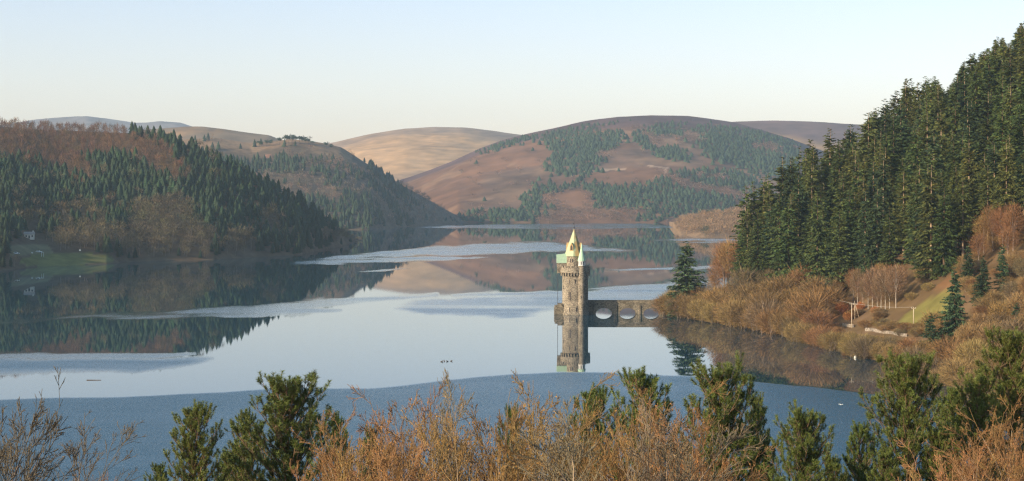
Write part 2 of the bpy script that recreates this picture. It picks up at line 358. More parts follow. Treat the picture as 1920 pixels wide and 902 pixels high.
hill_e = Hill('hill', [(560, -3900), (700, -3700), (860, 417.5), (1270, 417.5), (1500, 416), (1900, 415)],
              [(560, 372, 4300), (700, 350, 4300), (768, 330, 4300), (800, 319, 4300), (850, 300, 4300), (900, 277, 4350), (950, 260, 4400), (990, 250, 4400), (1040, 240, 4400), (1100, 227, 4400), (1160, 218, 4400),
               (1220, 215, 4400), (1290, 218, 4400), (1370, 229, 4400), (1420, 241, 4400), (1480, 259, 4400), (1560, 290, 4400), (1700, 330, 4400), (1900, 360, 4400)], 1.3, 14, 17, 330, 2)
E_WOODS = [[(1015, 262), (1040, 244), (1085, 236), (1160, 233), (1166, 262), (1150, 285), (1120, 310), (1098, 336), (1060, 330), (1020, 322), (1035, 285)],
           [(1180, 236), (1280, 232), (1290, 262), (1280, 282), (1292, 303), (1250, 302), (1225, 285), (1190, 262)],
           [(1300, 234), (1420, 244), (1500, 262), (1500, 340), (1440, 335), (1390, 315), (1340, 305), (1310, 275)],
           [(975, 372), (1010, 352), (1080, 344), (1150, 352), (1210, 346), (1250, 328), (1320, 318), (1400, 325), (1440, 360), (1500, 400), (1500, 408), (980, 400)],
           [(885, 288), (950, 262), (990, 252), (1030, 244), (1000, 262), (940, 282), (892, 294)]]
E_SHORE = [(860, 396), (1300, 392), (1500, 398), (1500, 418), (860, 418)]
def col_e(u, v, x, d, t):
    nz = fbm(x / 180, d / 180, 51); nn = fbm(x / 60, d / 90, 55)
    top = sstep(.74, .86, t + (nz - .5) * .2)
    path = (np.abs(v - (325 + (u - 1010) * -.05) - (nn - .5) * 6) < 1.6) & (u > 1090) & (u < 1175) | (np.abs(v - (311 + (u - 1220) * .14)) < 1.3) & (u > 1215) & (u < 1256) | (np.abs(u - (1250 - (v - 315) * .35)) < 1.5) & (v > 313) & (v < 336)
    return paint(BRACKEN * .95, u.shape, (sstep(.5, .62, nz) * .6, C(.15, .095, .065)), (sstep(.55, .65, nn) * .5, C(.27, .16, .09)), (top * .9, HEATHER), (path * .8, C(.42, .28, .18)))
hill_e.build(col_e, M_moor, 4, 130)

hill_f = Hill('hill', [(1250, -4700), (1900, -4700)], [(1250, 240, 5600), (1380, 228.5, 5600), (1450, 226.5, 5600), (1520, 228, 5600), (1600, 233, 5600), (1900, 245, 5600)], 1.2, 8, 19, 400)
hill_f.build(lambda u, v, x, d, t: paint(TAN * .75, u.shape, (sstep(.70, .8, t + .4 * (fbm(x / 200, d / 300, 8) - .5)) * .9, HEATHER * 1.1)), M_moor, 6, 50)

hill_m = Hill('hill', [(-400, -7200), (470, -7200)], [(-400, 240, 8600), (0, 235, 8600), (60, 225, 8600), (100, 221, 8600), (165, 216.5, 8600), (200, 220.5, 8600), (250, 229, 8600), (275, 229, 8600), (300, 226, 8600), (340, 230, 8600), (370, 240, 8600), (470, 262, 8600)], 1.2, 20, 23, 500)
hill_m.build(lambda u, v, x, d, t: paint(C(.17, .14, .13), u.shape, (sstep(.5, .6, fbm(x / 200, d / 300, 5)) * .6, C(.25, .2, .17))), M_moor, 6, 50)

hill_g = Hill('hill', [(1255, 422), (1275, 440), (1320, 445), (1420, 446), (1700, 446)], [(1255, 420, 2700), (1275, 412, 2600), (1310, 403, 2500), (1360, 398, 2450), (1420, 380, 2450), (1700, 330, 2450)], 1.3, 4, 27, 150, 1)
hill_g.build(lambda u, v, x, d, t: paint(C(.22, .14, .08), u.shape, (inpoly(u, v, [(1340, 384), (1420, 370), (1420, 392), (1350, 397)]) * .7, C(.32, .22, .1))), M_ground, 4, 40)

# near right hillside: shoreline (distance -> x), then a steep wooded slope
SHORE_R = np.array([(100, 40), (220, 55), (260, 78), (300, 92), (340, 99), (384, 103), (440, 106), (500, 102), (560, 93), (600, 88), (640, 79), (670, 68), (690, 62), (702, 60.5), (715, 65), (740, 80), (800, 112), (900, 140), (1100, 190), (1400, 270)], float)
def xs_r(D): return np.interp(D, SHORE_R[:, 0], SHORE_R[:, 1])
def z_right(x, D):
    d = np.asarray(x, float) - xs_r(D)
    z = np.interp(d, [-30, 0, 4, 14, 26, 140, 220, 320], [-10, -.4, .6, 4.2, 11.0, 96, 128, 140])
    fade = np.clip((np.asarray(D, float) - 180) / 180, 0.15, 1)
    return z * np.where(d > 2, fade, 1) + (fbm(x / 30., D / 30., 61) - .5) * np.clip(d, 0, 20) * .22
def R_uv(x, D):
    z = z_right(x, D); return 960 + x / D * F, YH - (z - HC) / D * F
R_MEADOW = [(1672, 612), (1700, 588), (1742, 562), (1782, 538), (1800, 545), (1790, 590), (1745, 616), (1700, 618)]
dys = np.arange(-45, 330, 3.0); ys = np.arange(150, 1350, 3.0)
DYS, YS = np.meshgrid(dys, ys); XS = DYS + xs_r(YS); ZS = z_right(XS, YS)
uR, vR = R_uv(XS, YS)
nzr = fbm(XS / 14, YS / 14, 71)
cR = paint(C(.135, .085, .04), XS.shape, (sstep(.5, .62, nzr) * .6, C(.15, .09, .05)), (sstep(35, 45, DYS) * (YS > 540) * .7, C(.10, .06, .035)),
           (inpoly(uR, vR + (nzr - .5) * 8, R_MEADOW) * 1., C(.20, .17, .05)),
           (inpoly(uR, vR, [(1745, 545), (1800, 500), (1840, 500), (1800, 540)]) * .8, C(.22, .11, .05)),
           (inpoly(uR, vR, [(1555, 600), (1560, 565), (1610, 560), (1610, 590)]) * .35, C(.30, .12, .05)))
nv, nu = XS.shape; idx = np.arange(nv * nu).reshape(nv, nu)
Q = np.stack([idx[:-1, :-1], idx[:-1, 1:], idx[1:, 1:], idx[1:, :-1]], -1).reshape(-1, 4)
tag(link('hillside', mesh('hillside', np.stack([XS, YS, ZS], -1), Q, cR.reshape(-1, 3), M_ground, True)), kind='structure')

# the viewer's own bank
def z_near(x, y):
    x = np.asarray(x, float); y = np.asarray(y, float)
    z = np.interp(y, [-120, 0, 6, 20, 45, 75, 100, 235, 260], [56, 44.4, 43.7, 41.0, 36.4, 29.4, 23.5, -2.0, -6.0])
    return z + 2.6 * sstep(5, 13, x - .08 * y) * sstep(12, 30, y) * sstep(90, 60, y) + (fbm(x / 6., y / 6., 81) - .5) * .5
gx, gy = np.meshgrid(np.arange(-150, 150, 2.0), np.arange(-100, 262, 2.0))
nv, nu = gx.shape; idx = np.arange(nv * nu).reshape(nv, nu)
Q = np.stack([idx[:-1, :-1], idx[:-1, 1:], idx[1:, 1:], idx[1:, :-1]], -1).reshape(-1, 4)
cN = paint(C(.20, .10, .05), gx.shape, (sstep(.45, .6, fbm(gx / 4, gy / 4, 91)), C(.28, .15, .07)))
tag(link('ground', mesh('ground', np.stack([gx, gy, z_near(gx, gy)], -1), Q, cN.reshape(-1, 3), M_near, True)), kind='structure')

# ------------------------------------------------------------------ plant shapes
def tubes(segs, sides=5):
    """segs: (p0, p1, r0, r1) -> vertices, triangles"""
    if not len(segs): return np.zeros((0, 3)), np.zeros((0, 3), int)
    p0 = np.array([s[0] for s in segs], float); p1 = np.array([s[1] for s in segs], float)
    r0 = np.array([s[2] for s in segs]); r1 = np.array([s[3] for s in segs])
    d = p1 - p0; d /= np.linalg.norm(d, axis=1)[:, None] + 1e-9
    ref = np.where(np.abs(d[:, 2:3]) > .9, np.array([[1., 0, 0]]), np.array([[0, 0, 1.]]))
    a = np.cross(d, ref); a /= np.linalg.norm(a, axis=1)[:, None]; b = np.cross(d, a)
    n = len(segs); V = np.zeros((n, 2 * sides, 3))
    for k in range(sides):
        w = a * math.cos(2 * math.pi * k / sides) + b * math.sin(2 * math.pi * k / sides)
        V[:, k] = p0 + w * r0[:, None]; V[:, sides + k] = p1 + w * r1[:, None]
    T = []
    for k in range(sides):
        j = (k + 1) % sides
        T += [(k, j, sides + j), (k, sides + j, sides + k)]
    T = np.array(T); T = (T[None] + (np.arange(n) * 2 * sides)[:, None, None]).reshape(-1, 3)
    return V.reshape(-1, 3), T

def blades(p, q, w, rng):
    """one thin triangle from each p to each q, w wide at p"""
    p = np.asarray(p, float); q = np.asarray(q, float); d = q - p
    r = rng.normal(size=p.shape); s = np.cross(d, r); s /= np.linalg.norm(s, axis=1)[:, None] + 1e-9
    s *= np.asarray(w).reshape(-1, 1) * .5
    V = np.stack([p - s, p + s, q], 1).reshape(-1, 3)
    return V, np.arange(len(V)).reshape(-1, 3)

def leafcol(n, rng, lo=.65, hi=1.4, tint=None):
    c = rng.uniform(lo, hi, (n, 1)) * np.ones((1, 3))
    if tint is not None: c = c * (1 + (rng.uniform(0, 1, (n, 1)) < tint[0]) * (np.array(tint[1]) - 1)[None])
    return np.repeat(c, 3, 0)

def conifer(seed, H=30., R=4.2, start=.1, whorls=34, per=6, dens=1.0, spray=1.15, droop=.35, top=.8):
    rng = np.random.default_rng(seed); segs = []
    N = 8; bend = rng.normal(0, .004, 2) * H
    for k in range(N):
        f0, f1 = k / N, (k + 1) / N
        segs.append(((bend[0] * f0 ** 2, bend[1] * f0 ** 2, H * f0 - (.8 if k == 0 else 0)), (bend[0] * f1 ** 2, bend[1] * f1 ** 2, H * f1), .013 * H * (1 - f0) + .03, .013 * H * (1 - f1) + .02))
    lean = rng.uniform(0, 2 * math.pi); P0, P1, Wd = [], [], []
    for i in range(whorls):
        f = start + (1 - start) * ((i + rng.uniform(-.3, .3)) / whorls); f = min(max(f, start), .995)
        L0 = R * (1 - (f - start) / (1 - start)) ** top + .25
        if f < start + .12: L0 *= .55 + 3.5 * (f - start)
        for j in range(per if f < .9 else 4):
            a = rng.uniform(0, 2 * math.pi); L = L0 * rng.uniform(.62, 1.18) * (1 + .15 * math.cos(a - lean))
            if rng.uniform() < .10: L *= .4
            z = min(H * f + rng.uniform(-.65, .65), H * .99); rise = .25 if f > .8 else -droop * (1 - f)
            n = max(2, int(L * 2.0 * dens))
            for s in (np.arange(n) + rng.uniform(0, 1)) / n:
                r = L * (s * .92 + .08)
                c = np.array([math.cos(a) * r, math.sin(a) * r, z + rise * r + .09 * L * s * s])
                side = np.array([-math.sin(a), math.cos(a), 0]); out = np.array([math.cos(a), math.sin(a), rise])
                for k in (-1, 0, 1):
                    sz = spray * rng.uniform(.6, 1.25) * (1.0 - .35 * s) * (.55 if f > .9 else 1)
                    dirn = out * rng.uniform(.5, 1.0) + side * k * rng.uniform(.4, 1.0) + np.array([0, 0, rng.uniform(-.75, .15)])
                    P0.append(c); P1.append(c + dirn * sz); Wd.append(sz * rng.uniform(.38, .62))
            if f < .35 and rng.uniform() < .3:
                segs.append(((0, 0, z), (math.cos(a) * L * .8, math.sin(a) * L * .8, z + rise * L * .8), .06, .02))
    V, T = blades(P0, P1, Wd, rng)
    k = rng.uniform(0, 1, len(P0))
    col = leafcol(len(P0), rng, .55, 1.5, (.12, (1.5, 1.25, .9)))
    tv, tt = tubes(segs, 6)
    return (V, T, col), (tv, tt)

def bare(seed, H=9., R=4.2, twigs=2600, tw=.055, tl=1.3, stems=6, base=.12, rs=.09, fork=.18, up=.55, hue=None):
    """winter tree or thicket: stems and limbs, then a haze of twigs filling an uneven round crown"""
    rng = np.random.default_rng(seed); segs = []; P0, P1, Wd = [], [], []
    cz = H * (.5 + base / 2); hz = H * (1 - base) / 2
    lob = rng.normal(0, 1, (9, 3)); lob /= np.linalg.norm(lob, axis=1)[:, None]; lob[:, 2] = lob[:, 2] * .7 + .2
    def env(d):
        m = 0.72 + .3 * np.max(np.clip(d @ lob.T, 0, 1) ** 5, axis=1)
        return m
    d = rng.normal(size=(twigs, 3)); d /= np.linalg.norm(d, axis=1)[:, None]
    rad = rng.uniform(0, 1, twigs) ** .42 * env(d)
    p = np.stack([d[:, 0] * rad * R, d[:, 1] * rad * R, cz + d[:, 2] * rad * hz], 1)
    dirn = d * np.array([1, 1, .8]) + np.array([0, 0, up]) + rng.normal(0, .35, (twigs, 3))
    q = p + dirn / np.linalg.norm(dirn, axis=1)[:, None] * (tl * rng.uniform(.5, 1.2, twigs))[:, None]
    P0.append(p); P1.append(q); Wd.append(tw * rng.uniform(.6, 1.4, twigs))
    single = stems == 1
    for k in range(max(stems, 1)):
        a = rng.uniform(0, 2 * math.pi); foot = np.array([math.cos(a), math.sin(a), 0]) * (0 if single else rng.uniform(.1, .5)) + np.array([0, 0, -.5])
        if single:
            mid = np.array([rng.normal(0, .1), rng.normal(0, .1), H * fork]); segs.append((foot, mid, rs * 2.2, rs * 1.7))
            limbs = 9
        else:
            mid = foot + np.array([math.cos(a) * R * .15, math.sin(a) * R * .15, H * fork]); segs.append((foot, mid, rs * 1.3, rs)); limbs = 3
        for l in range(limbs):
            dd = rng.normal(size=3); dd[2] = abs(dd[2]) + .5; dd /= np.linalg.norm(dd)
            tip = np.array([dd[0] * R * .8, dd[1] * R * .8, cz + dd[2] * hz * .8]); kn = mid + (tip - mid) * .5 + rng.normal(0, .25, 3)
            segs.append((mid, kn, rs * .9, rs * .55)); segs.append((kn, tip, rs * .55, rs * .15))
            n = 7; s = rng.uniform(.25, 1, n)[:, None]; pp = kn + (tip - kn) * s; qq = pp + (rng.normal(0, .5, (n, 3)) + dd + [0, 0, .3]) * tl * 1.1
            P0.append(pp); P1.append(qq); Wd.append(np.full(n, tw * 2))
    P0, P1, Wd = np.concatenate(P0), np.concatenate(P1), np.concatenate(Wd)
    V, T = blades(P0, P1, Wd, rng)
    tv, tt = tubes(segs, 5)
    return (V, T, leafcol(len(P0), rng, .6, 1.45, (.2, (.75, .8, .9)))), (tv, tt)

class Kind:
    """variants of a plant: crown and trunk meshes, copied as separate things"""
    def __init__(s, shapes, leaf, bark):
        s.v = []
        for (V, T, c), (tv, tt) in shapes:
            s.v.append((mesh('crown', V, T, c, leaf), mesh('trunk', tv, tt, None, bark, True)))
    def put(s, name, i, loc, rz, sc, label, cat, group=None):
        cr, tr = s.v[i % len(s.v)]
        e = empty(name, loc, rz, sc); tag(e, label, cat, group)
        link('trunk', tr, e); link('crown', cr, e)
        return e

def merge(templates, which, pos, sc, rz, cols):
    """many plants that nobody could count, as one mesh"""
    Vs, Ts, Cs, off = [], [], [], 0
    for k, (V, T, c) in enumerate(templates):
        m = which == k; n = int(m.sum())
        if not n: continue
        ca, sa = np.cos(rz[m]), np.sin(rz[m]); s = sc[m]
        if s.ndim == 1: s = np.stack([s, s, s], 1)
        X = V[None, :, 0] * s[:, 0:1]; Y = V[None, :, 1] * s[:, 1:2]; Z = V[None, :, 2] * s[:, 2:3]
        W_ = np.stack([X * ca[:, None] - Y * sa[:, None], X * sa[:, None] + Y * ca[:, None], Z], -1) + pos[m][:, None, :]
        Vs.append(W_.reshape(-1, 3)); Ts.append((T[None] + (np.arange(n) * len(V))[:, None, None]).reshape(-1, 3) + off)
        Cs.append((c[None] * cols[m][:, None, :]).reshape(-1, 3)); off += n * len(V)
    return np.concatenate(Vs), np.concatenate(Ts), np.concatenate(Cs)

# far plants, unit height
def far_conifer(seed, layers=7, sides=7, R=.17):
    rng = np.random.default_rng(seed); V, T, Cc = [], [], []
    for l in range(layers):
        z0 = .04 + .92 * l / layers; z1 = min(1, z0 + 1.9 / layers); r = R * (1 - l / layers) ** .8 + .02
        a0 = rng.uniform(0, 6.28); apex = len(V); V.append((rng.normal(0, .008), rng.normal(0, .008), z1)); Cc.append(rng.uniform(.8, 1.3))
        for k in range(sides * 2):
            a = a0 + math.pi * k / sides; q = r * (rng.uniform(.85, 1.25) if k % 2 == 0 else rng.uniform(.4, .65))
            V.append((math.cos(a) * q, math.sin(a) * q, z0 - (.03 if k % 2 == 0 else -.02) + rng.uniform(-.015, .015))); Cc.append(rng.uniform(.7, 1.35))
        for k in range(sides * 2): T.append((apex, apex + 1 + k, apex + 1 + (k + 1) % (sides * 2)))
    return np.array(V), np.array(T), np.array(Cc)[:, None] * np.ones((1, 3))
def far_round(seed, n=150, R=.4, w=.035, l=.22, base=.15):
    rng = np.random.default_rng(seed)
    d = rng.normal(size=(n, 3)); d /= np.linalg.norm(d, axis=1)[:, None]; r = rng.uniform(0, 1, n) ** .45 * rng.uniform(.85, 1.05, n)
    p = np.stack([d[:, 0] * r * R, d[:, 1] * r * R, base + (1 - base) * (.5 + .42 * d[:, 2] * r)], 1)
    q = p + (d + [0, 0, .6] + rng.normal(0, .3, (n, 3))) * (l * rng.uniform(.5, 1.1, n))[:, None] * .7
    p = np.concatenate([p, [[0, 0, -.05], [.02, 0, -.05]]]); q = np.concatenate([q, [[0.02, 0, .6], [-.05, 0, .5]]])
    V, T = blades(p, q, np.full(n + 2, w), rng)
    return V, T, leafcol(n + 2, rng, .65, 1.4)

FC = [far_conifer(k, 6, 7, .29 + .04 * (k % 3)) for k in range(5)]
FR = [far_round(20 + k) for k in range(4)]
FC2 = [far_conifer(40 + k, 3, 5, .30) for k in range(3)]
FR2 = [far_round(50 + k, 45, .42, .075, .3) for k in range(3)]
rng = np.random.default_rng(2024)

# ------------------------------------------------------------------ woods on the far bank
GREEN, LARCH, BARE, PALE = C(.030, .047, .022), C(.165, .086, .05), C(.125, .095, .052), C(.23, .165, .10)
A_LARCH = [[(-700, 200), (120, 222), (200, 240), (238, 246), (262, 268), (300, 275), (345, 330), (318, 338), (250, 300), (215, 292), (165, 300), (150, 335), (90, 325), (60, 310), (0, 300), (-700, 300)],
           [(272, 284), (318, 284), (350, 335), (360, 350), (310, 330)], [(150, 320), (175, 322), (180, 345), (150, 345)]]
A_BARE = [[(100, 392), (150, 385), (290, 385), (340, 375), (362, 400), (402, 440), (402, 484), (245, 486), (215, 470), (110, 470)], [(420, 455), (470, 440), (480, 486), (420, 486)], [(470, 390), (520, 400), (530, 440), (490, 430)], [(30, 395), (80, 385), (80, 430), (40, 430)], [(605, 440), (680, 425), (690, 455), (600, 460)]]
x, y, z, u, v, t = hill_a.scatter(6.5, rng, -640, 682, 0.01, 1.0)
open_ = inpoly(u, v, [(18, 456), (100, 456), (112, 470), (165, 471), (214, 478), (216, 494), (150, 499), (55, 503), (10, 495)]) | inpoly(u, v, [(40, 436), (72, 436), (90, 456), (36, 456)])
k = ~open_; x, y, z, u, v, t = x[k], y[k], z[k], u[k], v[k], t[k]
larch = sum(inpoly(u + rng.normal(0, 6, len(u)), v + rng.normal(0, 5, len(u)), p_) for p_ in A_LARCH) > 0
patch_ = fbm(x / 30, y / 30, 131)
bar = (sum(inpoly(u + rng.normal(0, 5, len(u)), v + rng.normal(0, 4, len(u)), p_) for p_ in A_BARE) > 0)
bar &= ~((patch_ > .60) & (v < 440)); bar |= (~larch) & (rng.uniform(size=len(u)) < .07) & (u < 480)
patch = fbm(x / 45, y / 45, 101)
cls = np.where(larch, 1, np.where(bar, 2, 0))
hgt = np.where(cls == 0, rng.uniform(7, 13.5, len(u)), np.where(cls == 1, rng.uniform(8, 12, len(u)), rng.uniform(7, 12.5, len(u)))) * np.clip(.6 + (t * 6), .6, 1)
hgt *= np.where((u > 620), np.clip((690 - u) / 70, .3, 1), 1)
# the trees nearest the water show largest: they are things of their own, the rest is one wood
front = np.argsort(-v + rng.normal(0, 2, len(v)))
vis = (u > -15) & (u < 675)
fr_con = [i for i in front if vis[i] and cls[i] == 0][:150]
fr_bar = [i for i in front if vis[i] and cls[i] != 0][:110]
rest = np.ones(len(u), bool); rest[fr_con] = False; rest[fr_bar] = False
def wood_cols(cls, patch, n):
    c = np.where((cls == 0)[:, None], GREEN, np.where((cls == 1)[:, None], LARCH, BARE))
    c = c * rng.uniform(.75, 1.3, (n, 1)) * (.75 + .5 * patch[:, None])
    return c * (1 + rng.normal(0, .06, (n, 3)))
which = np.where(cls == 0, rng.integers(0, 5, len(u)), 5 + rng.integers(0, 4, len(u)))
cc = wood_cols(cls, patch, len(u))
sc3 = np.stack([hgt * np.where(cls == 1, .62, np.where(cls == 2, 1.0, 1.0)), hgt * np.where(cls == 1, .62, 1.0), hgt], 1)
V, T, cl = merge(FC + FR, which[rest], np.stack([x, y, z - .3], 1)[rest], sc3[rest], rng.uniform(0, 6.28, rest.sum()), cc[rest])
tag(link('woodland', mesh('woodland', V, T, cl, M_forest)), kind='stuff')
M_fargreen = leaf_mat('far_conifer', tuple(GREEN), .3); M_farbare = leaf_mat('far_bare', tuple(BARE), .3); M_farlarch = leaf_mat('far_larch', tuple(LARCH), .25)
trunk_v, trunk_t = tubes([((0, 0, -.04), (0, 0, .5), .014, .010), ((0, 0, .5), (0, 0, .95), .010, .003)], 5)
KF = Kind([((V_, T_, c_), (trunk_v, trunk_t)) for V_, T_, c_ in [far_conifer(60 + k, 11, 8, .27 + .03 * (k % 3)) for k in range(5)]], M_fargreen, M_bark)
trunk_v2, trunk_t2 = tubes([((0, 0, -.04), (.01, 0, .28), .02, .016), ((.01, 0, .28), (-.1, .06, .75), .012, .004), ((.01, 0, .28), (.12, -.05, .8), .012, .004), ((.01, 0, .28), (0, .12, .7), .01, .004)], 5)
KB = Kind([((V_, T_, c_), (trunk_v2, trunk_t2)) for V_, T_, c_ in [far_round(70 + k, 330, .42, .02, .2) for k in range(4)]], M_farbare, M_greybark)
KL = Kind([((V_, T_, c_), (trunk_v2, trunk_t2)) for V_, T_, c_ in [far_round(80 + k, 330, .28, .02, .18) for k in range(3)]], M_farlarch, M_greybark)
def zone(u_):
    if u_ < 40: return 'on the far bank left of the cottage'
    if u_ < 110: return 'around the cottage on the far bank'
    if u_ < 215: return 'behind the lakeside meadow on the far bank'
    if u_ < 410: return 'on the far bank right of the meadow'
    if u_ < 560: return 'on the far bank before the headland'
    return 'on the shaded headland across the lake'
def place_far(ids, kind_con):
    byz = {}
    for i in ids: byz.setdefault((zone(u[i]), int(cls[i])), []).append(i)
    for (zn, c_), L in byz.items():
        L.sort(key=lambda i: -v[i]); shore = sorted(L[:8], key=lambda i: u[i])
        for i in L:
            nm, kd = (('spruce_tree', KF), ('larch_tree', KL), ('bare_tree', KB))[c_]
            word = ('dark conifer', 'rusty larch', 'bare brown tree')[c_]
            if i in shore and len(L) > 1: lb = f'{word} {zn}, waterside row, {ORD[shore.index(i)]} from left'
            else: lb = f'{word} behind the waterside row {zn}' if len(L) > 1 else f'only {word} {zn}'
            h = hgt[i]; w = h * (.62 if c_ == 1 else 1)
            kd.put(nm, int(rng.integers(0, 60)), (x[i], y[i], z[i] - .2), rng.uniform(0, 6.28), (w, w, h), lb, 'tree', ('conifers', 'larches', 'bare trees')[c_] + ' ' + zn)
place_far(fr_con + fr_bar, None)

# second hill: mixed wood, open moor on its top, a row of wind-bent pines on the crest
x, y, z, u, v, t = hill_b.scatter(10., rng, 335, 880, 0.0, 1.03)
nz = fbm(x / 90, y / 90, 41)
op = (t > .74 + (nz - .5) * .4) & (u < 690) | inpoly(u, v, [(488, 285), (512, 284), (516, 302), (490, 304)])
op &= rng.uniform(size=len(u)) > .06
k = ~op; x, y, z, u, v, t, nz = x[k], y[k], z[k], u[k], v[k], t[k], nz[k]
mixb = fbm(x / 70, y / 70, 111)
br = (mixb > .60) | (v > 395) & (mixb > .52)
cls2 = np.where(br, 2, 0); h2 = np.where(br, rng.uniform(7, 11, len(u)), rng.uniform(9, 15, len(u))) * np.where(u > 800, np.clip((890 - u) / 90, .35, 1), 1)
cc = np.where(br[:, None], np.where(rng.uniform(size=(len(u), 1)) < .4, C(.21, .12, .08), C(.15, .11, .07)), GREEN * .95) * rng.uniform(.7, 1.3, (len(u), 1))
which = np.where(br, 3 + rng.integers(0, 3, len(u)), rng.integers(0, 3, len(u)))
V, T, cl = merge(FC2 + FR2, which, np.stack([x, y, z - .3], 1), h2, rng.uniform(0, 6.28, len(u)), cc)
tag(link('woodland', mesh('woodland', V, T, cl, M_forest)), kind='stuff')
# far hill woods
x, y, z, u, v, t = hill_e.scatter(11.5, rng, 860, 1500, 0.0, 1.0)
ju, jv = u + rng.normal(0, 7, len(u)), v + rng.normal(0, 3, len(u))
wd = sum(inpoly(ju, jv, p_) for p_ in E_WOODS) > 0; sh = inpoly(u, v, E_SHORE) | (t < .05)
mixe = fbm(x / 120, y / 120, 121)
wd &= ~(mixe > .68); sp = rng.uniform(size=len(u)) < .03
k = (wd | sh | sp) & (t < .93); x, y, z, u, v, t, wd, sh, mixe = [q[k] for q in (x, y, z, u, v, t, wd, sh, mixe)]
br = (sh & (mixe > .47)) | (~wd & ~sh & (rng.uniform(size=len(u)) < .6)) | (mixe > .57)
h2 = np.where(br, rng.uniform(6, 10, len(u)), rng.uniform(8, 13, len(u))) * np.where(t > .75, .7, 1)
cc = np.where(br[:, None], np.where(rng.uniform(size=(len(u), 1)) < .5, C(.23, .13, .085), C(.15, .10, .065)), GREEN * 1.2) * rng.uniform(.7, 1.35, (len(u), 1))
which = np.where(br, 3 + rng.integers(0, 3, len(u)), rng.integers(0, 3, len(u)))
V, T, cl = merge(FC2 + FR2, which, np.stack([x, y, z - .3], 1), np.stack([h2 * 1.7, h2 * 1.7, h2], 1), rng.uniform(0, 6.28, len(u)), cc)
tag(link('woodland', mesh('woodland', V, T, cl, M_forest)), kind='stuff')
# brown headland far right
x, y, z, u, v, t = hill_g.scatter(9., rng, 1256, 1640, 0.0, 1.0)
k = ~inpoly(u, v, [(1338, 386), (1440, 370), (1440, 392), (1350, 397)]) & (t < .8); x, y, z, u, v, t = [q[k] for q in (x, y, z, u, v, t)]
h2 = rng.uniform(8, 13, len(u)) * np.clip((u - 1245) / 35, .45, 1)
gr_ = rng.uniform(size=len(u)) < .06
cc = np.where(gr_[:, None], GREEN, C(.25, .155, .085)) * rng.uniform(.7, 1.3, (len(u), 1))
V, T, cl = merge(FR, rng.integers(0, 4, len(u)), np.stack([x, y, z - .3], 1), np.stack([h2 * 1.1, h2 * 1.1, h2], 1), rng.uniform(0, 6.28, len(u)), cc)
tag(link('woodland', mesh('woodland', V, T, cl, M_forest)), kind='stuff')

# wind-bent pines on the crest of the second hill
def crest_pine(seed):
    rng = np.random.default_rng(seed); P0, P1 = [], []; segs = [((0, 0, -.5), (.5, 0, 6), .3, .22), ((.5, 0, 6), (1.2, .2, 10), .22, .1), ((.5, 0, 6), (-1.5, 0, 9), .14, .08), ((.5, 0, 6), (3, -.5, 9), .14, .08)]
    for k in range(6):
        c = np.array([rng.uniform(-3, 4), rng.uniform(-2.5, 2.5), rng.uniform(7.5, 11.5)])
        d = rng.normal(size=(60, 3)) * [1.6, 1.6, .7]; P0.append(c + d); P1.append(c + d + rng.normal(0, .8, (60, 3)) + [.3, 0, .3])
    P0, P1 = np.concatenate(P0), np.concatenate(P1); V, T = blades(P0, P1, np.full(len(P0), .8), rng)
    return (V, T, leafcol(len(P0), rng)), tubes(segs, 5)
KP = Kind([crest_pine(300 + k) for k in range(4)], M_spruce, M_bark)
CREST = [(486, 1.0), (500, .9), (506, .85), (524, 1.05), (536, 1.3), (541, 1.25), (548, 1.15), (553, 1.1), (561, 1.25), (566, 1.15), (571, 1.0), (578, .9), (585, .75), (612, .9), (620, .8)]
hb = bpy.data.objects
for i, (uu, s) in enumerate(CREST):
    D = 2960.; z_ = float(hill_b.z(uu, D))
    lb = f'wind-shaped pine on the moorland crest, {ORD[i]} of the row from its left end'
    KP.put('pine_tree', i, ((uu - 960) / F * D, D, z_ - .3), (i * 1.3) % .8, s, lb, 'tree', 'wind-bent pines along the moorland crest')

# ------------------------------------------------------------------ the right bank: firs, spruces, willows, birches
FIRS = [conifer(400, 30, 5.6, .04, 44, 7, 1.15, 1.2), conifer(401, 30, 5.2, .07, 44, 7, 1.15, 1.15), conifer(402, 30, 6.0, .03, 40, 7, 1.15, 1.25), conifer(403, 30, 5.0, .12, 42, 7, 1.15, 1.15), conifer(404, 30, 5.4, .30, 32, 7, 1.15, 1.2), conifer(405, 30, 5.4, .05, 40, 7, 1.15, 1.2, .5), conifer(406, 30, 4.6, .06, 42, 7, 1.15, 1.1, .6, .7), conifer(407, 30, 5.9, .10, 36, 7, 1.1, 1.2, .2, .9)]
M_firo = leaf_mat('fir_needles_olive', (0.082, 0.094, 0.027), .3); M_firb = leaf_mat('fir_needles_deep', (0.045, 0.070, 0.030), .3)
KFir = Kind(FIRS, M_fir, M_bark); KFirO = Kind(FIRS, M_firo, M_palebark); KFirB = Kind(FIRS, M_firb, M_palebark)
KFirThin = Kind([conifer(420, 30, 4.8, .06, 32, 6, .8, 1.3, .15, .8), conifer(421, 30, 4.4, .08, 30, 5, .8, 1.3, .15, .85)], M_fir, M_palebark)
KSpr = Kind([conifer(410, 25, 7.2, .02, 36, 8, 1, 1.35, .28, .85), conifer(411, 18, 5.4, .02, 30, 8, 1, 1.1, .25, .9)], M_spruce, M_bark)

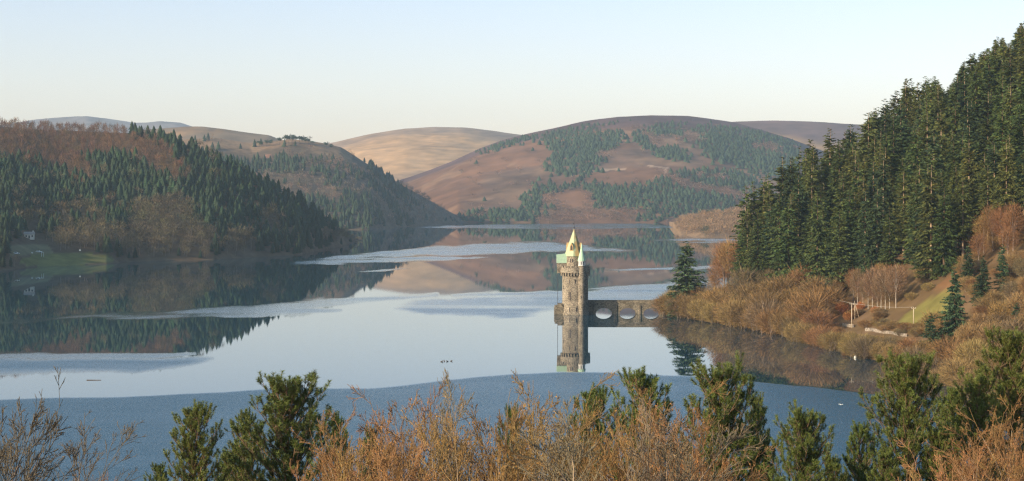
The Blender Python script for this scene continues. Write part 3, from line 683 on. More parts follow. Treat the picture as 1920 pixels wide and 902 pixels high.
SKYLINE = np.array([(1380, 372), (1398, 345), (1412, 338), (1440, 322), (1468, 292), (1482, 268), (1500, 272), (1520, 258), (1545, 240), (1560, 232), (1594, 218), (1620, 190), (1640, 205), (1663, 155), (1684, 165), (1702, 135), (1720, 150), (1742, 120), (1768, 165), (1790, 145), (1814, 95), (1830, 92), (1850, 90), (1875, 58), (1893, 78), (1912, 38), (1960, 20), (2050, 0)], float)
FOOT = np.array([(1380, 538), (1420, 540), (1480, 552), (1560, 570), (1600, 546), (1640, 518), (1700, 512), (1760, 520), (1800, 495), (1830, 470), (1870, 455), (1920, 452), (2100, 450)], float)
gx, gy = np.meshgrid(np.arange(-10, 330, 8.), np.arange(480, 860, 8.))
x = gx.ravel() + rng.uniform(-.42, .42, gx.size) * 8; y = gy.ravel() + rng.uniform(-.42, .42, gx.size) * 8
u, v = R_uv(x, y); d = x - xs_r(y)
k = (d > 24) & (u > 1378) & (u < 1985) & (v < np.interp(u, FOOT[:, 0], FOOT[:, 1]) + 6) & (y < 850)
x, y, u, v, d = x[k], y[k], u[k], v[k], d[k]; z = z_right(x, y)
hg = rng.uniform(22, 37, len(u)) * np.clip(.72 + (u - 1380) / 200, .72, 1.0)
topv = YH - (z + hg - HC) / y * F; sky_v = np.interp(u, SKYLINE[:, 0], SKYLINE[:, 1])
# no tree may stand above the measured skyline: shorten it, or drop it when nothing would be left
lim = HC + (YH - sky_v - 4) / F * y - z
hg = np.minimum(hg, lim); k = hg > 13; x, y, u, v, d, z, hg = [q[k] for q in (x, y, u, v, d, z, hg)]
topv = YH - (z + hg - HC) / y * F
# hidden ones are left out: a tree shows if its top stands clear of those in front of it
order = np.argsort(y); keep = []
cover = np.full(800, 2000.0)                                      # per column, the highest row covered so far
for i in order:
    w = max(2, int(1.6 / y[i] * F)); c0, c1 = int(u[i] - 1300 - w), int(u[i] - 1300 + w)
    c0, c1 = max(c0, 0), min(c1, 799)
    if c1 <= c0: continue
    seg = cover[c0:c1]
    if topv[i] < np.percentile(seg, 60) - 4:
        keep.append(i); cw = int(3.0 / y[i] * F); a0, a1 = max(int(u[i] - 1300 - cw), 0), min(int(u[i] - 1300 + cw), 799)
        cover[a0:a1] = np.minimum(cover[a0:a1], topv[i] + .22 * hg[i] / y[i] * F)
firs = [(x[i], y[i], z[i], u[i], v[i], hg[i]) for i in keep]
# the skyline trees, each at its measured column and height
for su, sv in SKYLINE:
    if su > 1990 or su < 1390: continue
    D = np.interp(su, [1390, 1500, 1600, 1700, 1900], [700, 715, 735, 750, 770]); X = (su - 960) / F * D; Z = float(z_right(X, D))
    H_ = HC + (YH - sv) / F * D - Z
    while H_ > 39 and D < 830: D += 8; X = (su - 960) / F * D; Z = float(z_right(X, D)); H_ = HC + (YH - sv) / F * D - Z
    firs.append((X, D, Z, su, -1, min(max(H_, 14), 44)))
firs = firs[-len(SKYLINE) - 0:] + firs[:-len(SKYLINE)] if len(firs) > 292 else firs
firs = firs[:292]
sk = sorted([f for f in firs if f[4] < 0], key=lambda f: f[3])
fr_ = sorted([f for f in firs if f[4] > 0 and f[4] > np.interp(f[3], FOOT[:, 0], FOOT[:, 1]) - 16], key=lambda f: f[3])
fset = {id(f): n for n, f in enumerate(fr_)}; sset = {id(f): n for n, f in enumerate(sk)}
for f in firs:
    X, Y, Z, u_, v_, H_ = f
    thin = id(f) in sset and (int(u_) % 3 == 0)
    K_ = KFirThin if thin else (KFir, KFir, KFirO, KFirB, KFirO)[int(rng.integers(0, 5))]
    if id(f) in sset: lb = f'fir on the skyline of the dense stand, {nth(sset[id(f)], len(sk), "lake end")}'; g = 'skyline firs of the stand'
    elif id(f) in fset and fset[id(f)] < 20: lb = f'dark fir in the bottom edge row of the stand, {ORD[fset[id(f)]]} from the lake end'; g = 'firs along the bottom edge of the stand'
    elif u_ < 1560: lb = 'dark fir within the lake end of the dense stand, below its skyline'; g = 'firs inside the lake end of the stand'
    elif u_ < 1740: lb = 'dark fir within the middle of the dense stand above the birches'; g = 'firs inside the middle of the stand'
    else: lb = 'dark fir within the upper stand above the sloping meadow'; g = 'firs inside the upper stand'
    vi = 4 if (f[4] > 0 and u_ > 1780 and v_ > 420) else int(rng.integers(0, 8))
    s = H_ / 30.; w = s * rng.uniform(.95, 1.4) * (1.0 if s > .8 else 1.15)
    K_.put('fir_tree', vi, (X, Y, Z - .3), rng.uniform(0, 6.28), (w, w, s), lb, 'tree', g)

def at_right(u_, v_, D0=300, D1=900):
    """where the sight line of a photo pixel meets the right bank"""
    D = np.arange(D0, D1, 1.0); X = (u_ - 960) / F * D; Z = z_right(X, D); line = HC - (v_ - YH) / F * D
    k = np.argmax(Z >= line); return X[k], D[k], float(Z[k])
def spruce(u_, vb, vt, i, label, name='spruce_tree', D=None, wide=1.0):
    X, D, Z = at_right(u_, vb) if D is None else ((u_ - 960) / F * D, D, float(z_right((u_ - 960) / F * D, D)))
    H_ = HC + (YH - vt) / F * D - Z; s = H_ / (25., 18.)[i % 2]
    KSpr.put(name, i, (X, D, Z - .3), u_ * .7, (s * wide, s * wide, s), label, 'tree', 'lone dark spruces on the open bank')
spruce(1285, 0, 450, 0, 'broad dark spruce rising out of brown willows at the end of the stone bridge', D=688, wide=1.3)
spruce(1790, 648, 498, 0, 'tall dark spruce standing alone below the sloping green meadow', wide=.85)
spruce(1746, 668, 584, 1, 'small open-branched spruce beside the tall one below the meadow', wide=1.1)
spruce(1845, 575, 478, 0, 'mid-sized spruce on the brown slope uphill of the tall lone spruce', wide=.9)
spruce(1880, 545, 455, 1, 'slender young spruce highest on the brown slope under the firs', wide=.8)
spruce(1815, 530, 455, 1, 'young spruce in front of bare trunks at the forest foot', wide=.9)
spruce(1905, 625, 565, 1, 'short dark spruce among tan thickets below the steep brown slope', wide=1.1)
spruce(1378, 592, 545, 1, 'dark evergreen bush squeezed between brown willows at the shore', wide=1.7)
spruce(1445, 580, 552, 1, 'low dark evergreen bush behind the brown willows', wide=1.8)
spruce(1552, 590, 520, 1, 'young green spruce standing behind the rust coloured shrubs', wide=.9)

KW = [Kind([bare(500 + k, 9, 4.6, 3600, .065, 1.35, 6, -.06) for k in range(4)], leaf_mat('twigs_tan', (0.27, 0.18, 0.070), .18), M_greybark),
      Kind([bare(510 + k, 9, 4.4, 3400, .065, 1.35, 6, -.06) for k in range(3)], leaf_mat('twigs_russet', (0.26, 0.145, 0.058), .18), M_greybark),
      Kind([bare(520 + k, 9, 4.2, 2800, .06, 1.4, 5, -.04) for k in range(3)], leaf_mat('twigs_grey', (0.18, 0.13, 0.068), .2), M_greybark)]
KTall = Kind([bare(530 + k, 16, 4.0, 2600, .06, 1.6, 1, .2, .12, .3, .8) for k in range(3)], leaf_mat('twigs_larch', (0.27, 0.145, 0.06), .2), M_greybark)
HUES = ['tan', 'russet', 'greyish']
def wrow(dlist, off, hlo, hhi, jit, where):
    i = 0
    for D in dlist:
        D = D + rng.uniform(-jit, jit); X = float(xs_r(D)) + off + rng.uniform(-1.2, 1.5); Z = float(z_right(X, D))
        h = rng.uniform(hlo, hhi) * (1 + .12 * math.sin(D * .21)) * (1.35 if D > 575 else 1.0); hue = int(rng.choice([0, 0, 1, 1, 2])); s = h / 9.
        sz = 'big' if h > (hlo + hhi) / 2 else 'small'
        um = 960 + X / D * F
        if 1562 < um < 1715: h = min(h, HC - (np.interp(um, [1562, 1600, 1715], [608, 622, 632]) - YH) / F * D - Z + .3); s = h / 9.
        if h < 2.2: i += 1; continue
        lb = f'{sz} {HUES[hue]} leafless willow {where}, {nth(i, len(dlist), "bridge")}'
        w = max(s, .5) * rng.uniform(1.1, 1.4)
        KW[hue].put('willow_tree', int(rng.integers(0, 12)), (X, D, Z - .35), rng.uniform(0, 6.28), (w, w, s), lb, 'tree', 'leafless willows ' + where); i += 1
wrow([698, 693, 687, 680, 673, 665, 656, 646, 636, 627, 618, 608, 599, 590, 580, 571, 562, 552, 543, 534, 525, 516, 507, 498, 488, 478, 466, 452, 438, 422, 404, 386, 366], 0.3, 5.5, 8.5, 2.5, 'on the waterline')
wrow([694, 686, 676, 664, 652, 640, 628, 616, 604, 592, 580, 568, 556, 544, 532, 520, 506, 490, 474, 458, 440, 422, 402, 380], 8, 6.0, 10.5, 3, 'in the second row up the bank')
wrow([684, 668, 652, 636, 620, 604, 596, 500, 486, 470, 452, 436, 418, 400], 17, 6.5, 10, 4, 'in the third row up the bank')
wrow([664, 650, 636, 622, 608, 594, 580, 566], 25, 6, 8.5, 4, 'in the top row under the firs')
for i, (u_, D, h, hue, lb) in enumerate([(1262, 693, 11, 0, 'tall tan willow leaning on the broad spruce from the bridge side'), (1254, 699, 8, 1, 'russet willow growing beside the last arch of the bridge'), (1304, 684, 11, 1, 'tall russet willow on the inland side of the broad spruce'),
                                       (1280, 681, 10, 0, 'tan willow standing before the broad spruce and hiding its foot'), (1322, 678, 10, 0, 'tan willow second inland from the broad spruce'), (1258, 706, 11, 2, 'greyish willow rearmost at the bridge end'), (1342, 668, 12, 1, 'russet willow third inland from the broad spruce')]):
    X = (u_ - 960) / F * D; Z = float(z_right(X, D)); s = h / 9.
    KW[hue].put('willow_tree', i, (X, D, max(Z, 0) - .4), i * 1.3, (s * .85, s * .85, s), lb, 'tree', 'tall willows around the broad spruce')
ks = 0
for tr in range(600):
    u_, v_ = rng.uniform(1570, 1735), rng.uniform(588, 672)
    if inpoly(u_, v_, R_MEADOW) or ks >= 60: continue
    wl = np.interp(u_, [1570, 1622, 1700, 1735], [616, 622, 633, 636])
    X, D, Z = at_right(u_, v_); h = rng.uniform(1.6, 3.4)
    if v_ > wl: h = min(h, (v_ - wl - 3) / F * D)
    elif u_ < 1622 and v_ > 600: continue
    if h < .9: continue
    s = h / 9.; hue = (0, 2, 1)[ks % 3]; wd_ = 'above' if v_ < wl else 'below'
    KW[hue].put('scrub_bush', ks, (X, D, Z - .2), ks * 2.3, (s * 1.9, s * 1.9, s), f'low {HUES[hue]} scrub bush on the bank {wd_} the pale roadside wall', 'shrub', f'low {HUES[hue]} scrub bushes {wd_} the roadside wall'); ks += 1
# tan thickets on the slope below the upper stand
for i, (u_, v_, h) in enumerate([(1830, 690, 8), (1862, 668, 9), (1900, 660, 9), (1840, 632, 7), (1880, 618, 8), (1915, 600, 8), (1865, 580, 6), (1900, 570, 7), (1930, 640, 8), (1800, 700, 8), (1770, 690, 7), (1890, 530, 5), (1915, 520, 6), (1830, 560, 5), (1770, 655, 6), (1935, 560, 7), (1820, 655, 7), (1905, 700, 8), (1860, 720, 8)]):
    X, D, Z = at_right(u_, v_); hue = (0, 0, 2, 0, 1)[i % 5]; s = h / 9.
    KW[hue].put('thicket', i, (X, D, Z - .35), i * 1.7, (s * 1.15, s * 1.15, s), f'{HUES[hue]} leafless thicket on the slope under the upper firs, {ORD[i]} counted downhill and outward', 'shrub', 'leafless thickets on the slope')
ks = 0
for tr in range(400):
    u_, v_ = rng.uniform(1690, 1960), rng.uniform(455, 625)
    if inpoly(u_, v_, [(1660, 625), (1680, 590), (1735, 550), (1790, 515), (1815, 540), (1800, 600), (1750, 630)]) or v_ < np.interp(u_, FOOT[:, 0], FOOT[:, 1]) + 8 or ks >= 46: continue
    X, D, Z = at_right(u_, v_); h = rng.uniform(2.5, 5.5); s = h / 9.; hue = (0, 2, 1)[ks % 3]
    KW[hue].put('thicket', ks, (X, D, Z - .3), ks * 2.3, (s * 1.5, s * 1.5, s), f'low {HUES[hue]} scrub scattered on the steep brown slope around the young spruces', 'shrub', f'low {HUES[hue]} scrub on the steep slope'); ks += 1
for ks in range(34):
    Y = rng.uniform(330, 520); X = float(xs_r(Y)) + rng.uniform(18, 95); Z = float(z_right(X, Y)); h = rng.uniform(3, 7); s = h / 9.
    if 960 + X / Y * F < 1945: continue
    KW[ks % 3].put('thicket', ks, (X, Y, Z - .3), ks * 2.3, (s * 1.5, s * 1.5, s), 'leafless thicket on the steep bank beyond the outermost pine', 'shrub', 'thickets beyond the outermost pine')
# rust coloured shrubs by the poles
KR = Kind([bare(540 + k, 4, 2.4, 1500, .09, .5, 5, .02, .04) for k in range(2)], leaf_mat('rust_leaves', (0.42, 0.15, 0.05), .15), M_greybark)
for i, (u_, v_, s, lb) in enumerate([(1578, 590, 1.1, 'bright rust shrub uphill of the pale utility pole'), (1563, 582, .9, 'rust shrub beside the thin pole at the wood edge'), (1612, 584, .8, 'rust shrub just behind the tall pale pole'), (1590, 604, .8, 'small rust shrub above the end of the roadside wall'),
                                      (1505, 572, .9, 'rust shrub under the firs farthest toward the bridge'), (1640, 590, .7, 'rust shrub in front of the white birches')]):
    X, D, Z = at_right(u_, v_); KR.put('shrub', i, (X, D, Z - .2), i * 2.1, s, lb, 'shrub', 'rust coloured shrubs')
# tall brown trees at the lake end of the stand, bare trees under the upper firs
for i, (u_, D, h, lb) in enumerate([(1346, 720, 18, 'tall slim russet tree at the lake end of the fir stand, outermost'), (1358, 712, 22, 'tallest russet tree leaning on the lake end of the firs'), (1371, 706, 21, 'tall russet tree touching the first dark firs'), (1382, 700, 19, 'russet tree half hidden by the first firs'), (1337, 726, 13, 'short russet tree beyond the willows at the lake end'),
                                    (1364, 728, 24, 'russet tree rearmost of the clump at the lake end')]):
    X = (u_ - 960) / F * D; Z = float(z_right(X, D)); s = h / 16.
    KTall.put('bare_tree', i, (X, D, Z - .3), i * 1.1, (s, s, s), lb, 'tree', 'russet trees at the lake end of the stand')
for i, (u_, v_, h) in enumerate([(1845, 478, 13), (1862, 472, 15), (1880, 470, 14), (1900, 470, 15), (1835, 500, 11), (1890, 492, 11), (1690, 545, 9), (1668, 556, 11), (1648, 560, 12), (1600, 562, 11), (1575, 558, 9), (1500, 560, 8)]):
    X, D, Z = at_right(u_, v_); s = h / 16.
    KTall.put('bare_tree', i, (X, D, Z - .3), i * .9, (s * 1.1, s * 1.1, s), f'bare brown tree at the foot of the firs, {ORD[i]} counted from the uphill group', 'tree', 'bare brown trees at the foot of the firs')
KBir = Kind([bare(550 + k, 14, 3.4, 2600, .06, 1.4, 1, .12, .07, .35, .8) for k in range(3)], leaf_mat('twigs_birch', (0.22, 0.135, 0.075), .2), M_birch)
for i, (u_, v_) in enumerate([(1618, 578), (1628, 580), (1636, 580), (1645, 582), (1652, 581), (1660, 583), (1668, 580), (1608, 572), (1680, 578)]):
    X, D, Z = at_right(u_, v_); h = 11 + (i % 3) * 2
    KBir.put('birch_tree', i, (X, D, Z - .3), i, h / 14., f'white-stemmed leafless birch under the firs, {ORD[i]} in the cluster behind the overhead wire', 'tree', 'white birches behind the wire')

# ------------------------------------------------------------------ the water tower
TX, TY = (1078.5 - 960) / F * 703, 703.0
def bm_mesh(name, fn, mat, parent, loc=(0, 0, 0), smooth=False, rot=0):
    bm = bmesh.new(); fn(bm); bmesh.ops.recalc_face_normals(bm, faces=bm.faces)
    me = bpy.data.meshes.new(name); bm.to_mesh(me); bm.free(); me.materials.append(mat)
    if smooth:
        for p in me.polygons: p.use_smooth = True
    o = link(name, me, parent, loc); o.rotation_euler[2] = rot; return o
def lathe(bm, prof, n=32, cap=True, ph=0.0, c=(0, 0)):
    rings = [[bm.verts.new((c[0] + r * math.cos(ph + 2 * math.pi * k / n), c[1] + r * math.sin(ph + 2 * math.pi * k / n), z_)) for k in range(n)] for r, z_ in prof]
    for a, b_ in zip(rings, rings[1:]):
        for k in range(n): bm.faces.new((a[k], a[(k + 1) % n], b_[(k + 1) % n], b_[k]))
    if cap: bm.faces.new(rings[0][::-1]); bm.faces.new(rings[-1])
def box(bm, x0, x1, y0, y1, z0, z1):
    v_ = [bm.verts.new(p) for p in ((x0, y0, z0), (x1, y0, z0), (x1, y1, z0), (x0, y1, z0), (x0, y0, z1), (x1, y0, z1), (x1, y1, z1), (x0, y1, z1))]
    for f in ((0, 3, 2, 1), (4, 5, 6, 7), (0, 1, 5, 4), (1, 2, 6, 5), (2, 3, 7, 6), (3, 0, 4, 7)): bm.faces.new([v_[i] for i in f])
def pbox(bm, a, R, w, dep, z0, z1, cx=0., cy=0.):
    """a block set against a round wall at bearing a"""
    er, et = Vector((math.cos(a), math.sin(a), 0)), Vector((-math.sin(a), math.cos(a), 0)); c = Vector((cx, cy, 0))
    v_ = [bm.verts.new(c + er * r + et * s + Vector((0, 0, z_))) for z_ in (z0, z1) for r, s in ((R, -w / 2), (R, w / 2), (R + dep, w / 2), (R + dep, -w / 2))]
    for f in ((0, 3, 2, 1), (4, 5, 6, 7), (0, 1, 5, 4), (1, 2, 6, 5), (2, 3, 7, 6), (3, 0, 4, 7)): bm.faces.new([v_[i] for i in f])
tower = tag(empty('straining_tower', (TX, TY, 0)), 'round stone water tower with pointed copper spire standing in the lake', 'tower')
RB = 5.1
wall = bm_mesh('wall', lambda bm: lathe(bm, [(5.6, -2.5), (5.6, .5), (5.25, 1.0), (RB, 3.0), (RB, 15.2), (RB + .05, 15.3)], 48), M_stone, tower, smooth=False)
def corb(bm):
    for k in range(30): pbox(bm, 2 * math.pi * k / 30, RB - .1, .5, .85, 15.3, 16.5)
    lathe(bm, [(RB + .02, 15.9), (RB + .02, 16.5)], 48)
bm_mesh('corbel_table', corb, M_stone, tower)
def para(bm):
    lathe(bm, [(RB - .2, 16.5), (RB + .85, 16.5), (RB + .85, 18.5), (RB + .35, 18.5), (RB + .35, 17.4), (RB - .2, 17.4)], 48, False)
    for k in range(24): pbox(bm, 2 * math.pi * k / 24, RB + .35, .75, .5, 18.5, 19.25)
bm_mesh('parapet', para, M_stone, tower)
SX = (1076.5 - 1078.5) / F * 703
up = bm_mesh('upper_drum', lambda bm: lathe(bm, [(3.5, 16.8), (3.5, 22.9), (3.75, 23.0), (3.75, 23.25)], 32, True, 0, (SX, 0)), M_stone, tower)
# the spire: copper patina, with lit left side and golden sheen painted into its colour
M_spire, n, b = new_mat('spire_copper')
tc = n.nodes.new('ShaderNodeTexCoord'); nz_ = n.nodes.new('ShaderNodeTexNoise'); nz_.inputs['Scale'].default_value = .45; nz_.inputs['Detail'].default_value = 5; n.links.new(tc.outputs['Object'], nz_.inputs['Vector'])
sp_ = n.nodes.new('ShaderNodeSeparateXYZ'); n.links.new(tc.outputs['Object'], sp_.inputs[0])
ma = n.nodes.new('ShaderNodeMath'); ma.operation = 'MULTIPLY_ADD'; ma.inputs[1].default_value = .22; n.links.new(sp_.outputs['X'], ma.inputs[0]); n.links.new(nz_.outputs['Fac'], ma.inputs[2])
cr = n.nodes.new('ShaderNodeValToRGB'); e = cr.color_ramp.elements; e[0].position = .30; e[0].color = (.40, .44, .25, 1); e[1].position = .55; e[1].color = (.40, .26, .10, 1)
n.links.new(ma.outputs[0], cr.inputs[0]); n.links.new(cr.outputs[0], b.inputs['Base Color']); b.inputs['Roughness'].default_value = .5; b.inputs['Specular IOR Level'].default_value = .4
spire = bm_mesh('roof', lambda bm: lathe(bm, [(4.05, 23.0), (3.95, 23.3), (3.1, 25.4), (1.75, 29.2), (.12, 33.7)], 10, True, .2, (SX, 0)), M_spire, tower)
def fin(bm):
    lathe(bm, [(.16, 33.5), (.1, 34.0), (.32, 34.3), (.1, 34.6), (.05, 35.0), (.04, 36.9)], 10, True, 0, (SX, 0))
    box(bm, SX - .45, SX + .35, -.03, .03, 35.6, 35.75); box(bm, SX - .45, SX - .2, -.031, .031, 35.755, 36.0)
bm_mesh('finial', fin, M_iron, spire)
def dormer(az):
    def g(bm):
        # gabled copper dormer along +x, then turned
        w, x0, x1, z0, z1, z2 = .72, .6, 3.1, 25.1, 27.0, 28.3
        pr = [(-w, z0), (w, z0), (w, z1), (0, z2), (-w, z1)]
        a = [bm.verts.new((x0, p[0], p[1])) for p in pr]; c = [bm.verts.new((x1, p[0], p[1])) for p in pr]
        for k in range(5): bm.faces.new((a[k], a[(k + 1) % 5], c[(k + 1) % 5], c[k]))
        bm.faces.new(a[::-1]); bm.faces.new(c)
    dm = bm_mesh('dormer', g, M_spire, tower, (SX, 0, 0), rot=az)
    def h(bm):
        pr = [(-.42, 25.4), (.42, 25.4), (.42, 26.8), (0, 27.5), (-.42, 26.8)]
        a = [bm.verts.new((3.06, p[0], p[1])) for p in pr]; c = [bm.verts.new((3.13, p[0], p[1])) for p in pr]
        for k in range(5): bm.faces.new((a[k], a[(k + 1) % 5], c[(k + 1) % 5], c[k]))
        bm.faces.new(a[::-1]); bm.faces.new(c)
    bm_mesh('opening', h, M_dark, dm)
for a_ in (-1.95, -.35, 1.2, 2.75): dormer(a_)
# stair turret on the near right, with its white lantern and green cone
QX, QY, QR = (1089.8 - 1078.5) / F * 703, -4.7, 1.42
tur = bm_mesh('stair_turret', lambda bm: lathe(bm, [(1.05, -2.5), (1.05, 2.2), (1.2, 2.6), (QR, 3.4), (QR, 19.0), (QR + .12, 19.1), (QR + .12, 19.4)], 20, True, 0, (QX, QY)), M_stone, tower)
def lant(bm):
    lathe(bm, [(QR - .12, 19.4), (QR - .12, 21.3)], 16, True, 0, (QX, QY))
    for k in range(8): pbox(bm, 2 * math.pi * k / 8 + .2, QR - .14, .22, .12, 19.41, 21.29, QX, QY)
ln = bm_mesh('lantern', lant, M_white, tur)
def slots(bm):
    for k in range(8): pbox(bm, 2 * math.pi * (k + .5) / 8 + .2, QR - .13, .34, .04, 19.75, 20.95, QX, QY)
bm_mesh('louvre', slots, M_iron, ln)
bm_mesh('turret_roof', lambda bm: lathe(bm, [(QR + .22, 21.25), (QR + .1, 21.6), (.75, 24.6), (.05, 28.2)], 12, True, 0, (QX, QY)), M_verd, tur)
# hoist house on the far left of the parapet, its bracket and the long rod below
hh = bm_mesh('hoist_house', lambda bm: box(bm, -7.2, -3.2, -1.6, 1.4, 17.6, 20.6), M_stone, tower)
def hroof(bm):
    pr = [(-7.35, 20.3), (-3.3, 20.3), (-3.3, 24.0), (-7.35, 23.6)]
    a = [bm.verts.new((p[0], -1.85, p[1])) for p in pr]; c = [bm.verts.new((p[0], 1.65, p[1])) for p in pr]
    for k in range(4): bm.faces.new((a[k], a[(k + 1) % 4], c[(k + 1) % 4], c[k]))
    bm.faces.new(a[::-1]); bm.faces.new(c)
bm_mesh('cladding', hroof, M_verd, hh)
bm_mesh('rod', lambda bm: lathe(bm, [(.09, -1.5), (.09, 17.7)], 8, True, 0, (-6.95, -1.0)), M_iron, tower)
bm_mesh('bracket', lambda bm: box(bm, -7.15, -5.0, -1.3, 1.1, 16.3, 17.6), M_stone, hh)
def land(bm):
    box(bm, -8.3, -3.5, -2.6, 2.6, -2.5, 2.9); box(bm, -8.1, -7.0, -2.4, 2.4, 2.9, 3.6); box(bm, -7.0, -5.0, -2.45, 2.35, 2.9, 4.3)
bm_mesh('landing_stage', land, M_stone2, tower)
def win(az, R, w, z0, z1, cx=0., cy=0., par=None, arch=True):
    par = par or tower
    fo = bm_mesh('window', lambda bm: (pbox(bm, az, R - .15, w + .3, .22, z0 - .2, z0, cx, cy), pbox(bm, az, R - .15, w + .3, .22, z1, z1 + .25, cx, cy)), M_stone, par)
    bm_mesh('pane', lambda bm: pbox(bm, az, R - .2, w, .24, z0 + .002, z1 - .002, cx, cy), M_dark, fo)
for az, w, z0, z1 in ((-2.06, .36, 12.4, 13.9), (-1.60, .36, 12.4, 13.9), (-2.10, .42, 5.7, 9.0), (-1.97, .42, 5.7, 9.0), (-2.05, .36, 1.3, 2.9), (-1.5, .36, 1.3, 2.9), (-2.7, .36, 10, 11.5), (.4, .36, 8, 9.5)):
    win(az, RB + (.1 if z0 < 2 else 0), w, z0, z1)
for az in (-2.02, -1.78, .3, 1.6): win(az, 3.5, .36, 20.6, 22.0, SX, 0, up)
win(-1.75, QR, .22, 6.5, 7.7, QX, QY, tur)

# ------------------------------------------------------------------ the stone bridge
BY0, BY1 = 705.2, 709.4
bridge = tag(empty('stone_bridge', (TX, BY0, 0)), 'low stone arched bridge linking the water tower to the wooded bank', 'bridge')
cent = [(c - 960) / F * BY0 - TX for c in (1132.6, 1177.2, 1221.8, 1266.4)]
def bottom(x_):
    for c in cent:
        if abs(x_ - c) < 3.3: return 2.3 * math.sqrt(max(0, 1 - ((x_ - c) / 3.3) ** 2)) - .02
    return -2.5
def arches(bm):
    xs = sorted(set([4.2, cent[-1] + 5.0] + [c + 3.3 * math.sin(a) for c in cent for a in np.linspace(-math.pi / 2, math.pi / 2, 17)] + [c + s * 3.3001 for c in cent for s in (-1, 1)]))
    W_ = BY1 - BY0; ring = []
    for x_ in xs:
        zb = bottom(x_); ring.append([bm.verts.new(p) for p in ((x_, 0, zb), (x_, 0, 4.2), (x_, W_, 4.2), (x_, W_, zb))])
    for a, c in zip(ring, ring[1:]):
        for k in range(4): bm.faces.new((a[k], a[(k + 1) % 4], c[(k + 1) % 4], c[k]))
    bm.faces.new(ring[0][::-1]); bm.faces.new(ring[-1])
bm_mesh('arch_wall', arches, M_stone2, bridge)
for ya in (-.12, BY1 - BY0 - .33):
    bm_mesh('parapet', lambda bm: (box(bm, 4.3, cent[-1] + 5, ya, ya + .45, 4.203, 5.1), box(bm, 4.3, cent[-1] + 5, ya - .08, ya + .53, 5.103, 5.3)), M_stone2, bridge)
def piers(k):
    c = (cent[k] + cent[k + 1]) / 2 if k < 3 else cent[0] - 4.73
    def g(bm):
        pr = [(c - .6, -.002), (c + .6, -.002), (c + .35, -.35), (c - .35, -.35)]
        a = [bm.verts.new((p[0], p[1], -2.5)) for p in pr]; d_ = [bm.verts.new((p[0], p[1], 3.4)) for p in pr]
        for i in range(4): bm.faces.new((a[i], a[(i + 1) % 4], d_[(i + 1) % 4], d_[i]))
        bm.faces.new(a[::-1]); bm.faces.new(d_)
    bm_mesh('pier', g, M_stone2, bridge)
for k in range(4): piers(k)

# ------------------------------------------------------------------ poles, wire, roadside wall, buoy
def pole(u_, vb, vt, label, lean=0.0, cross=True):
    X, D, Z = at_right(u_, vb); H_ = (vb - vt) / F * D
    e = tag(empty('utility_pole', (X, D, Z)), label, 'utility pole', 'wooden utility poles on the bank'); e.rotation_euler[1] = lean
    bm_mesh('post', lambda bm: lathe(bm, [(.17, -.5), (.12, H_)], 8), M_wood, e, smooth=True)
    if cross:
        c_ = bm_mesh('crossarm', lambda bm: box(bm, -.7, .7, -.18, -.06, H_ - .45, H_ - .3), M_wood, e)
        bm_mesh('insulator', lambda bm: [lathe(bm, [(.05, H_ - .297), (.06, H_ - .12), (.02, H_ - .08)], 8, True, 0, (q, -.12)) for q in (-.6, .6)], M_white, c_)
    return Vector((X, D, Z + H_))
p1 = pole(1597, 615, 568, 'tall pale utility pole rising at the end of the roadside wall')
p2 = pole(1603, 598, 569, 'second utility pole close uphill of the tall pale one')
p3 = pole(1553, 588, 556, 'thin weathered utility pole at the foot of the firs')
p4 = pole(1713, 612, 577, 'slim utility pole on the green sloping meadow')
e = tag(empty('stay_pole', P(1610, 593, p2.y)), 'slanting wooden stay propping the second utility pole', 'stay')
bm_mesh('post', lambda bm: lathe(bm, [(.1, -.4), (.08, 5.2)], 8), M_wood, e); e.rotation_euler = (0, math.radians(-16), 0)
def wire(a, b_, sag, label):
    pts = [a.lerp(b_, k / 16) + Vector((0, 0, -sag * 4 * (k / 16) * (1 - k / 16))) for k in range(17)]
    V, T = tubes([(pts[k], pts[k + 1], .035, .035) for k in range(16)], 5)
    tag(link('overhead_wire', mesh('overhead_wire', V, T, None, plain_mat('wire', (.45, .4, .33), .5, .3))), label, 'wire', 'overhead wires')
wire(p2, p4, .5, 'thin overhead wire strung from the paired poles to the meadow pole')
wire(p3, p2, .4, 'thin overhead wire from the weathered pole to the paired poles')
def wallrun(name, pts, h, label):
    def g(bm):
        prev = None
        for (u_, v_) in pts:
            X, D, Z = at_right(u_, v_); z1 = Z + h * (1 + .12 * math.sin(u_ * 3.1))
            ring = [bm.verts.new(p) for p in ((X, D - .3, Z - .8), (X, D - .25, z1), (X, D + .25, z1), (X, D + .3, Z - .8))]
            if prev:
                for k in range(4): bm.faces.new((prev[k], prev[(k + 1) % 4], ring[(k + 1) % 4], ring[k]))
            else: bm.faces.new(ring)
            prev = ring
        bm.faces.new(prev[::-1])
    bm = bmesh.new(); g(bm); bmesh.ops.recalc_face_normals(bm, faces=bm.faces); me = bpy.data.meshes.new(name); bm.to_mesh(me); bm.free(); me.materials.append(M_drystone)
    tag(link(name, me), label, 'wall', 'roadside stone walls')
wallrun('stone_wall', [(1579, 613), (1588, 614), (1600, 615)], 1.0, 'short pale stone wall behind the tall utility pole')
wallrun('stone_wall', [(1622, 621), (1634, 622), (1646, 624), (1658, 626), (1670, 627), (1684, 630), (1700, 632)], .9, 'long pale roadside wall above the shore below the meadow')
buoy = tag(empty('buoy', P(1604, 671, F * HC / (671 - YH))), 'small white buoy floating at the willow shore', 'buoy')
bm_mesh('float', lambda bm: lathe(bm, [(.05, -.3), (.4, -.1), (.45, .3), (.2, .7), (.08, .75)], 12), M_white, buoy, smooth=True)
